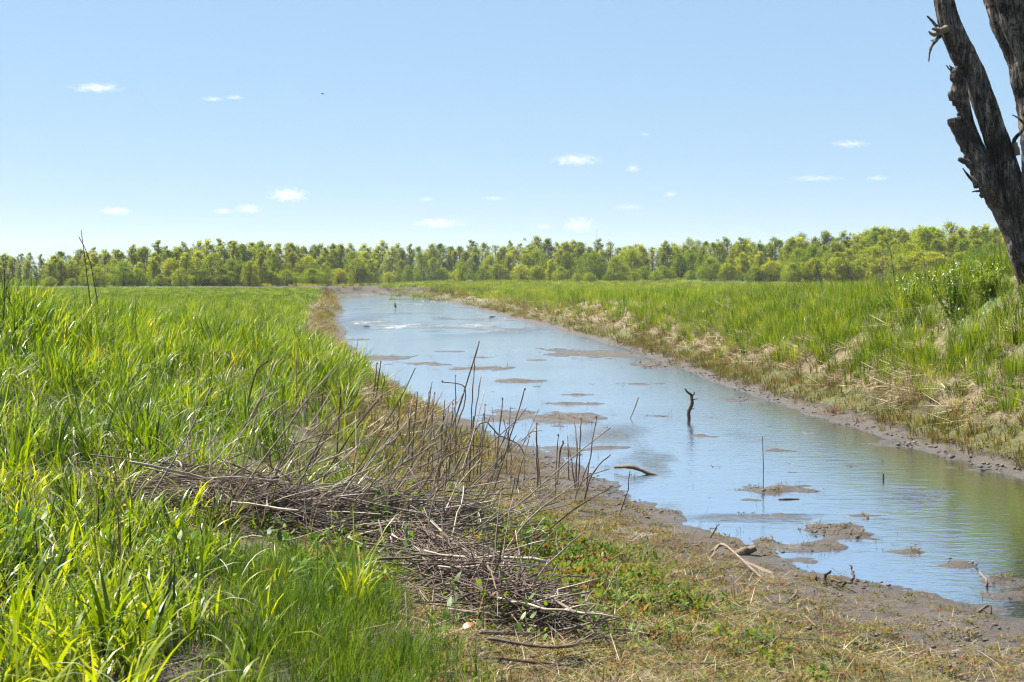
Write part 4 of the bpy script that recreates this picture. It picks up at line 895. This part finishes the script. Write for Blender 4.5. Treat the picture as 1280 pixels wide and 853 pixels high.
# coiled vine and long bent stems on the near slope
def ground_line(name, label, pix, r, mat, lift=.03, cat='stick'):
    pts = []
    for (px, py) in pix:
        a = G(px, py); pts.append((a[0], a[1], a[2] + lift))
    return wood(name, label, pts, [r, r, r * .8, r * .6], mat, cat, 6, rough=.06)
ground_line('dead_vine', 'dark dead vine curled into a ring on the near slope', [(690, 793), (676, 770), (680, 757), (695, 751), (712, 757), (715, 766), (704, 773), (692, 771)], .006, 'stalk', .03, 'vine')
ground_line('fallen_stem', 'long dark fallen stem pointing right below the ground cover', [(625, 697), (665, 696), (700, 690), (724, 687)], .011, 'stick', .12)
ground_line('fallen_stem', 'pale fallen stem lying across the foot of the narrow heap', [(560, 777), (600, 780), (640, 782), (678, 786)], .012, 'stick', .06)
ground_line('fallen_stem', 'dark fallen stem with an upturned end at bottom centre', [(600, 805), (660, 806), (712, 801), (745, 793)], .011, 'stalk', .06)
ground_line('fallen_stem', 'fallen stem kinked upward, below the upturned one', [(610, 812), (670, 822), (714, 824), (730, 810), (764, 785)], .010, 'stalk', .06)
ground_line('fallen_stem', 'thin stem lying at the bottom edge right of the narrow heap', [(620, 835), (670, 843), (720, 848)], .009, 'stalk', .05)
ground_line('fallen_stem', 'stem slanting up right through the ground cover', [(624, 664), (660, 655), (700, 641)], .010, 'stick', .14)
ground_line('dead_vine', 'long pale curved vine on the mossy slope', [(850, 722), (880, 735), (896, 752), (902, 775), (896, 800), (872, 828)], .006, 'drift', .025, 'vine')
ground_line('fallen_stem', 'pale forked stem left of the long curved vine', [(884, 760), (878, 785), (868, 800)], .007, 'drift', .03)
ground_line('fallen_stem', 'pale straw stem lying above the mud edge', [(963, 803), (985, 805), (1025, 806)], .006, 'drift', .03)
ground_line('fallen_stem', 'dark thin twig on the lower mud by itself', [(930, 826), (960, 815), (976, 795)], .006, 'stalk', .03)
ground_line('fallen_stem', 'short pale stick on the mud slope', [(1007, 776), (1015, 784), (1020, 789)], .010, 'drift', .03)
ground_line('fallen_stem', 'curled pale root on the mud slope', [(988, 754), (994, 748), (996, 742)], .010, 'drift', .03)
# litter afloat
x = rng.uniform(-8, 9, 9000); y = 11 + 50 * rng.random(9000) ** 1.4; z = height(x, y)
k = (z < -.005) & (z > -.2) & (np.abs(x) < .42 * y) & (rng.random(len(x)) < .10 + .25 * sstep(-.06, -.01, z)); p_ = np.stack([x, y, z * 0 + .004], -1)[k]
scatter('floating_debris', 'specks of reed and mud afloat on the creek', PR_clod, p_[::3], U(.4, 1.1, len(p_[::3])) * .8, None, .6)
k = (z < .03) & (z > -.05) & (rng.random(len(x)) < .13); p_ = np.stack([x, y, np.maximum(z, 0)], -1)[k]
scatter('reed_stubble', 'thin reed stubs and sprouts in the shallows', protos('stub', [tuft(3, .06, (.03, .12), (.004, .008), M['brownweed'], 2, (.0, .6), (0, .5)) for _ in range(3)] + [tuft(4, .04, (.06, .18), (.003, .005), M['fine'], 3, (.0, .4), (0, 1.)) for _ in range(2)]), p_, U(.6, 1.3, len(p_)))

# ------------------------------------------------------------------ individual plants
def leaf_mesh(L, W, mat, nm='leaf'):
    mb = MB(); ribbons(mb, np.zeros((1, 3)), np.zeros(1), np.full(1, .6), np.full(1, .9), np.full(1, L), np.full(1, W), 5, 1.2, .75, wmid=.42); return mb.mesh(nm, M[mat], True)
LEAFS = [leaf_mesh(1, .34, 'weed'), leaf_mesh(1, .42, 'weed')]
def seedling(px, py, hgt, nl, ll, label, name='leafy_weed'):
    a = G(px, py); e = empty(name, a, rng.uniform(0, 6)); mb = MB(); tube(mb, [(0, 0, -.03), (.01, 0, hgt * .5), (0, .01, hgt)], [.004, .0035, .002], 5, True); ob('stem', mb.mesh('stem', M['weed']), e)
    for k in range(nl):
        f = (k + 1) / nl; ob('leaf', LEAFS[k % 2], e, (0, 0, hgt * (.25 + .75 * f)), (0, rng.uniform(-.5, .1) - .4 * f, k * 2.4), ll * .6 * rng.uniform(.6, 1.1) * (1 - .35 * f))
    return tag(e, label, 'plant')
seedling(243, 640, .16, 5, .13, 'bright two-leafed seedling before the dark side of the heap')
seedling(375, 712, .20, 9, .12, 'leafy green weed at the lower edge of the heap')
seedling(402, 726, .16, 8, .10, 'pale green leafy weed just right of the taller one')
seedling(540, 800, .12, 6, .09, 'small weed at the foot of the narrow heap')
seedling(808, 690, .10, 6, .10, 'bright green weed on the slope left of the driftwood')
seedling(800, 703, .08, 5, .08, 'lower green weed on the slope left of the driftwood')
seedling(522, 690, .22, 10, .10, 'green leafy weed between the two heaps')
seedling(560, 655, .2, 10, .10, 'leafy weed beside the black curved stalk')
seedling(395, 815, .2, 7, .13, 'yellow-green weed in the fine grass at the bottom')
def clump(px, py, n, rad, h, wd, mat, label, bend=(.2, 1.4), name='grass_clump', tilt=(.02, .3)):
    a = G(px, py); o = ob(name, tuft(n, rad, h, wd, M[mat], 8, tilt, bend, arch=.15, name=name), None, a); return tag(o, label, 'grass')
clump(178, 590, 46, .12, (.55, .95), (.010, .018), 'meadow', 'tall dark green grass clump standing at the left end of the heap', (.1, .9))
clump(232, 585, 36, .11, (.5, .85), (.010, .018), 'meadow', 'tall green grass clump just right of the darker one', (.2, 1.6))
clump(440, 770, 30, .09, (.4, .72), (.009, .014), 'bright', 'arching grass clump between the narrow heap and the fine grass', (.6, 2.6))
clump(165, 690, 16, .06, (.4, .7), (.012, .020), 'bright', 'bright upright grass clump before the heap at left', (.1, 1.0))
clump(95, 665, 18, .07, (.4, .62), (.012, .020), 'bright', 'bright grass clump left of the heap near the left edge', (.2, 1.5))
clump(430, 555, 90, .28, (.3, .6), (.008, .014), 'meadow', 'dense green grass clump behind the leaning stems', (.1, .8))
clump(395, 540, 70, .24, (.3, .6), (.008, .014), 'meadow', 'dense green grass clump left of the one behind the leaning stems', (.1, .9))
clump(1082, 470, 22, .12, (.4, .75), (.014, .022), 'rightgrass', 'lone dark green grass clump on the straw of the right bank', (.05, .5))
clump(1018, 442, 20, .12, (.4, .7), (.014, .022), 'rightgrass', 'green grass clump on the straw left of the lone dark one', (.05, .5))
for q, (px, py, lab) in enumerate([(153, 650, 'orange fallen leaf hanging in the grass left of the heap'), (41, 648, 'small orange leaf in the grass near the left edge'), (580, 806, 'orange leaf at the foot of the narrow heap'), (56, 615, 'orange leaf in the grass beside the left edge')]):
    a = G(px, py); o = ob('leaf', leaf_mesh(.07, .05, 'orange'), None, (a[0], a[1] - .1, a[2] + .12), (.4, .3, rng.uniform(0, 6))); o.name = 'orange_leaf'; tag(o, lab, 'leaf')
# flowering shrub on the right bank
def shrub(px, Yd, top, wpx, label, flowers, n=620):
    x_, Yd, z_ = G(px, Yd); H = CH - (top - HZ) * Yd / F - z_; W_ = wpx / 2 * Yd / F; e = empty('flowering_shrub', (x_, Yd, z_))
    mb = MB(); tips = []
    for k in range(26):
        a = rng.uniform(0, 6.28); r = W_ * math.sqrt(rng.random()); tip = np.array([r * math.cos(a), r * math.sin(a), H * rng.uniform(.6, 1) * (1 - .3 * (r / W_) ** 2)]); tips.append(tip)
        tube(mb, crv([tip * [.2, .2, 0] + [0, 0, -.05], tip * [.7, .7, .5], tip], 6), np.linspace(.008, .003, 6), 4, False)
    ob('stems', mb.mesh('stems', M['weed']), e)
    mb = MB(); t_ = np.array(tips)[rng.integers(0, len(tips), n)]; f = rng.uniform(.15, 1, (n, 1)); b = t_ * np.concatenate([.35 + .65 * f, .35 + .65 * f, f], 1) + rng.normal(0, .06, (n, 3))
    L = U(.05, .11, n); ribbons(mb, b, U(0, 6.28, n), U(.4, 1.4, n), U(0, .8, n), L, L * .4, 3, 1., .8, wmid=.4); ob('foliage', mb.mesh('foliage', M['rightgrass']), e)
    mb = MB(); m = flowers; t_ = np.array(tips)[rng.integers(0, len(tips), m)] + rng.normal(0, .06, (m, 3)) + [0, 0, .03]
    L = U(.02, .04, m); ribbons(mb, t_, U(0, 6.28, m), U(.6, 1.6, m), U(0, .3, m), L, L, 2, 1., .5, wmid=.5); ob('flowers', mb.mesh('flowers', M['white']), e)
    return tag(e, label, 'shrub')
shrub(1190, 392, 322, 62, 'leafy shrub with small white flowers on top of the right bank', 110)
shrub(1140, 392, 340, 44, 'lower white-flowered shrub left of the tall one on the right bank', 60, 500)
shrub(1238, 372, 320, 46, 'dark green leafy shrub just left of the dead tree', 12)

# ------------------------------------------------------------------ birds, mast
def bird_mesh(L, upright=False, wings=False):
    b = MB(); t = np.linspace(0, 1, 9)
    if upright: pts = np.stack([.18 * L * np.sin(t * 2.2), t * 0, .1 * L + t * L * .8], -1); r = L * np.array([.03, .10, .16, .18, .16, .11, .075, .09, .03])
    else: pts = np.stack([(t - .5) * L, t * 0, .10 * L + .12 * L * np.clip(t - .6, 0, 1) * 2.5], -1); r = L * np.array([.015, .07, .13, .155, .15, .12, .07, .075, .02])
    tube(b, pts, r, 8, True); return b.mesh('body', M['bird'], True), pts[-1]
def bird(name, label, loc, L, upright, rz, cat='bird', wings=False):
    e = empty(name, loc, rz); me, hd = bird_mesh(L, upright); bd_ = ob('body', me, e)
    b = MB(); tube(b, [hd, hd + [.16 * L, 0, -.01 * L]], [.03 * L, .004 * L], 6, True); ob('beak', b.mesh('beak', M['beak']), bd_)
    if wings:
        for s_ in (-1, 1):
            b = MB(); n = 6; t = np.linspace(0, 1, n); y_ = s_ * t * L * .9; zz_ = .1 * L + np.sin(t * 2.2) * .22 * L; ch = L * .36 * (1 - t ** 2 * .85)
            up = np.stack([.1 * L + ch * .35 - t * .1 * L, y_, zz_], -1); dn = np.stack([.1 * L - ch * .65 - t * .1 * L, y_, zz_ - .01 * L], -1); V = np.concatenate([up, dn, up + [0, 0, .02 * L], dn + [0, 0, .02 * L]])
            i = np.arange(n - 1); q = lambda a, c: np.stack([i + a * n, i + 1 + a * n, i + 1 + c * n, i + c * n], -1)
            b.add(V, np.concatenate([q(0, 1), q(2, 3), q(0, 2), q(1, 3)])); ob('wing', b.mesh('wing', M['bird']), e)
    else:
        b = MB()
        for s_ in (-.05, .05): tube(b, [(0, s_ * L, .12 * L), (0, s_ * L, -.08)], [.018 * L] * 2, 4, True)
        ob('legs', b.mesh('legs', M['beak']), e)
    return tag(e, label, cat)
Yq = CH * F / (387 - HZ); bird('wading_bird', 'dark upright wading bird in the far ruffled water', (*P(495, 387, Yq)[:2], .05), .62, True, 2.6)
Yq = CH * F / (408.5 - HZ); bird('duck', 'small dark duck on the far water near the left shore', (*P(458, 408, Yq)[:2], -.03), .42, False, 3.0, 'duck')
Yq = CH * F / (397 - HZ); bird('duck', 'small dark duck on the far water near the right shore', (*P(615, 396, Yq)[:2], -.03), .5, False, .2, 'duck')
bird('flying_bird', 'tiny dark bird flying in the blue sky', P(403, 118, 150), .34, False, .5, 'bird', True)
MY = 1500.; e = empty('radio_mast', (*P(745, HZ, MY)[:2], h1(P(745, HZ, MY)[0], MY))); tag(e, 'thin grey radio mast far behind the wood', 'mast'); Hm = CH + (HZ - 284) * MY / F - e.location.z
for q in range(3):
    a = q * 2.094; b = MB(); tube(b, [(math.cos(a) * .55, math.sin(a) * .55, 0), (math.cos(a) * .4, math.sin(a) * .4, Hm)], [.13, .1], 5, True); ob('mast_leg', b.mesh('mast_leg', M['steel']), e)
b = MB()
for k in range(30):
    z0, z1 = Hm * k / 30, Hm * (k + 1) / 30
    for q in range(3): a, c = q * 2.094, (q + 1) * 2.094; tube(b, [(math.cos(a) * .5, math.sin(a) * .5, z0), (math.cos(c) * .5, math.sin(c) * .5, z1)], [.06, .06], 4, False)
ob('bracing', b.mesh('bracing', M['steel']), e)

# ------------------------------------------------------------------ far wooded ridge and distant tall trees
hx = np.linspace(250, 2600, 140); hy = np.linspace(2100, 2700, 9); HX, HY = np.meshgrid(hx, hy)
HZz = (26 + 34 * sstep(500, 760, HX) + 30 * (fbm(HX * .004, HY * .004, 201) - .5)) * np.sin(math.pi * np.clip((HY - 2100) / 900 + .02, 0, 1)) ** .6 * 1.15 * sstep(250, 480, HX) + 4 * (fbm(HX * .05, HY * .05, 203) - .5)
i = np.arange(HX.size).reshape(HX.shape); s = NT('wooded_hill'); nn = s.noise(.05, 5, .6, s.pos()); bb = s.bsdf(s.ramp(nn, [(.35, (.03, .045, .03)), (.65, (.07, .09, .045))]), .9, .1); mh = s.done(bb)
tag(ob('hills', mk_mesh('hills', np.stack([HX, HY, HZz], -1), [np.stack([i[:-1, :-1], i[:-1, 1:], i[1:, 1:], i[1:, :-1]], -1).reshape(-1, 4)], mh, True)), 'low wooded ridge far beyond the wood', None, None, 'structure')
for px, top, Yd, lab in [(862, 297, 900, 'left one of two far bluish trees above the wood at right'), (872, 300, 900, 'right one of two far bluish trees above the wood at right'), (1002, 291, 820, 'far dark tree above the wood by the ridge')]:
    tree('wide_green', px, Yd, top, .9, lab, None, 'far_tree')

# ------------------------------------------------------------------ small fair-weather clouds, low over the horizon
vC, tC = ico(4)
s = NT('cloud_vapour'); oc = s.objc(); ln = s.n('ShaderNodeVectorMath', operation='LENGTH'); s.l(oc, ln.inputs[0])
wv = s.n('ShaderNodeVectorMath', operation='ADD'); s.l(s.map(oc, (3.2, 3.2, 1.6)), wv.inputs[0]); oi = s.n('ShaderNodeObjectInfo'); cmb = s.n('ShaderNodeCombineXYZ'); s.l(s.math('MULTIPLY', oi.outputs['Random'], 40), cmb.inputs[0]); s.l(cmb.outputs[0], wv.inputs[1])
nz = s.noise(1.25, 5, .62, wv.outputs[0])
den = s.math('MULTIPLY', s.ramp(s.math('SUBTRACT', s.math('MULTIPLY', nz, 3.2), s.math('ADD', s.math('MULTIPLY', ln.outputs['Value'], .9), .95)), [(.0, (0, 0, 0)), (1., (1, 1, 1))]), s.n('ShaderNodeAttribute', attribute_type='OBJECT', attribute_name='thick').outputs['Fac'])
pv = s.n('ShaderNodeVolumePrincipled'); pv.inputs['Color'].default_value = (1, .84, .84, 1); pv.inputs['Anisotropy'].default_value = .25; s.l(den, pv.inputs['Density']); s.l(pv.outputs[0], s.out.inputs['Volume'])
mcloud = mk_mesh('cloud', vC, [tC], s.m, True)
for px, py, wd, hh, thick, lab in [(120, 110, 70, 11, 1.2, 'flat white cloud at upper left'), (266, 124, 32, 6, .8, 'small thin cloud below and right of the upper left cloud'), (293, 122, 26, 6, .7, 'thin cloud touching the right end of the other thin one'),
      (145, 264, 42, 10, 1.3, 'small pinkish cloud low above the left trees'), (312, 261, 38, 13, .9, 'soft low cloud left of the puffy one'), (279, 264, 26, 8, .8, 'smallest soft low cloud left of the puffy one'), (360, 244, 52, 18, 1.6, 'brightest puffy cloud at centre left'),
      (548, 279, 68, 12, 1.1, 'long low cloud above the head of the creek'), (533, 249, 22, 7, .5, 'faint wisp above the long low cloud'), (618, 248, 32, 6, .5, 'faint flat wisp right of the long low cloud'), (720, 200, 66, 15, 1.2, 'white puffy cloud right of the centre'),
      (791, 211, 20, 9, .8, 'tiny cloud right of the white puffy one'), (724, 281, 46, 20, .9, 'low soft cloud just left of the mast'), (786, 259, 44, 9, .4, 'faint low wisp right of the mast'), (838, 243, 18, 8, .6, 'tiny round wisp above the right field'),
      (1063, 180, 52, 9, 1.0, 'thin pink-white cloud left of the dead tree'), (1020, 223, 66, 7, .8, 'long thin streak of cloud below the pink-white one'), (1097, 223, 30, 7, .7, 'short thin cloud right of the long streak'), (806, 168, 14, 5, .5, 'tiny wisp high above the right field'), (680, 283, 22, 7, .6, 'small low wisp left of the soft cloud by the mast')]:
    Yd = min(700 * F / (HZ - py), 14000.); c = P(px, py, Yd); o = ob('cloud', mcloud, None, c, None, (wd * Yd / F * .56, wd * Yd / F * .45, hh * Yd / F * .62)); o['thick'] = thick * .8 / (wd * Yd / F * .45); tag(o, lab, 'cloud', 'small fair-weather clouds')

# ------------------------------------------------------------------ thin spring haze over the floodplain
hb = np.array([(x_, y_, z_) for x_ in (-3100, 3100) for y_ in (-100, 3300) for z_ in (-3, 85)], float)
s = NT('thin_haze'); pv = s.n('ShaderNodeVolumePrincipled'); pv.inputs['Color'].default_value = (.93, .96, 1, 1); pv.inputs['Density'].default_value = .00014; pv.inputs['Anisotropy'].default_value = .2
s.l(pv.outputs[0], s.out.inputs['Volume'])
tag(ob('haze', mk_mesh('haze', hb, [np.array([(0, 1, 3, 2), (4, 6, 7, 5), (0, 4, 5, 1), (2, 3, 7, 6), (0, 2, 6, 4), (1, 5, 7, 3)])], s.m)), 'thin pale spring haze', None, None, 'stuff')
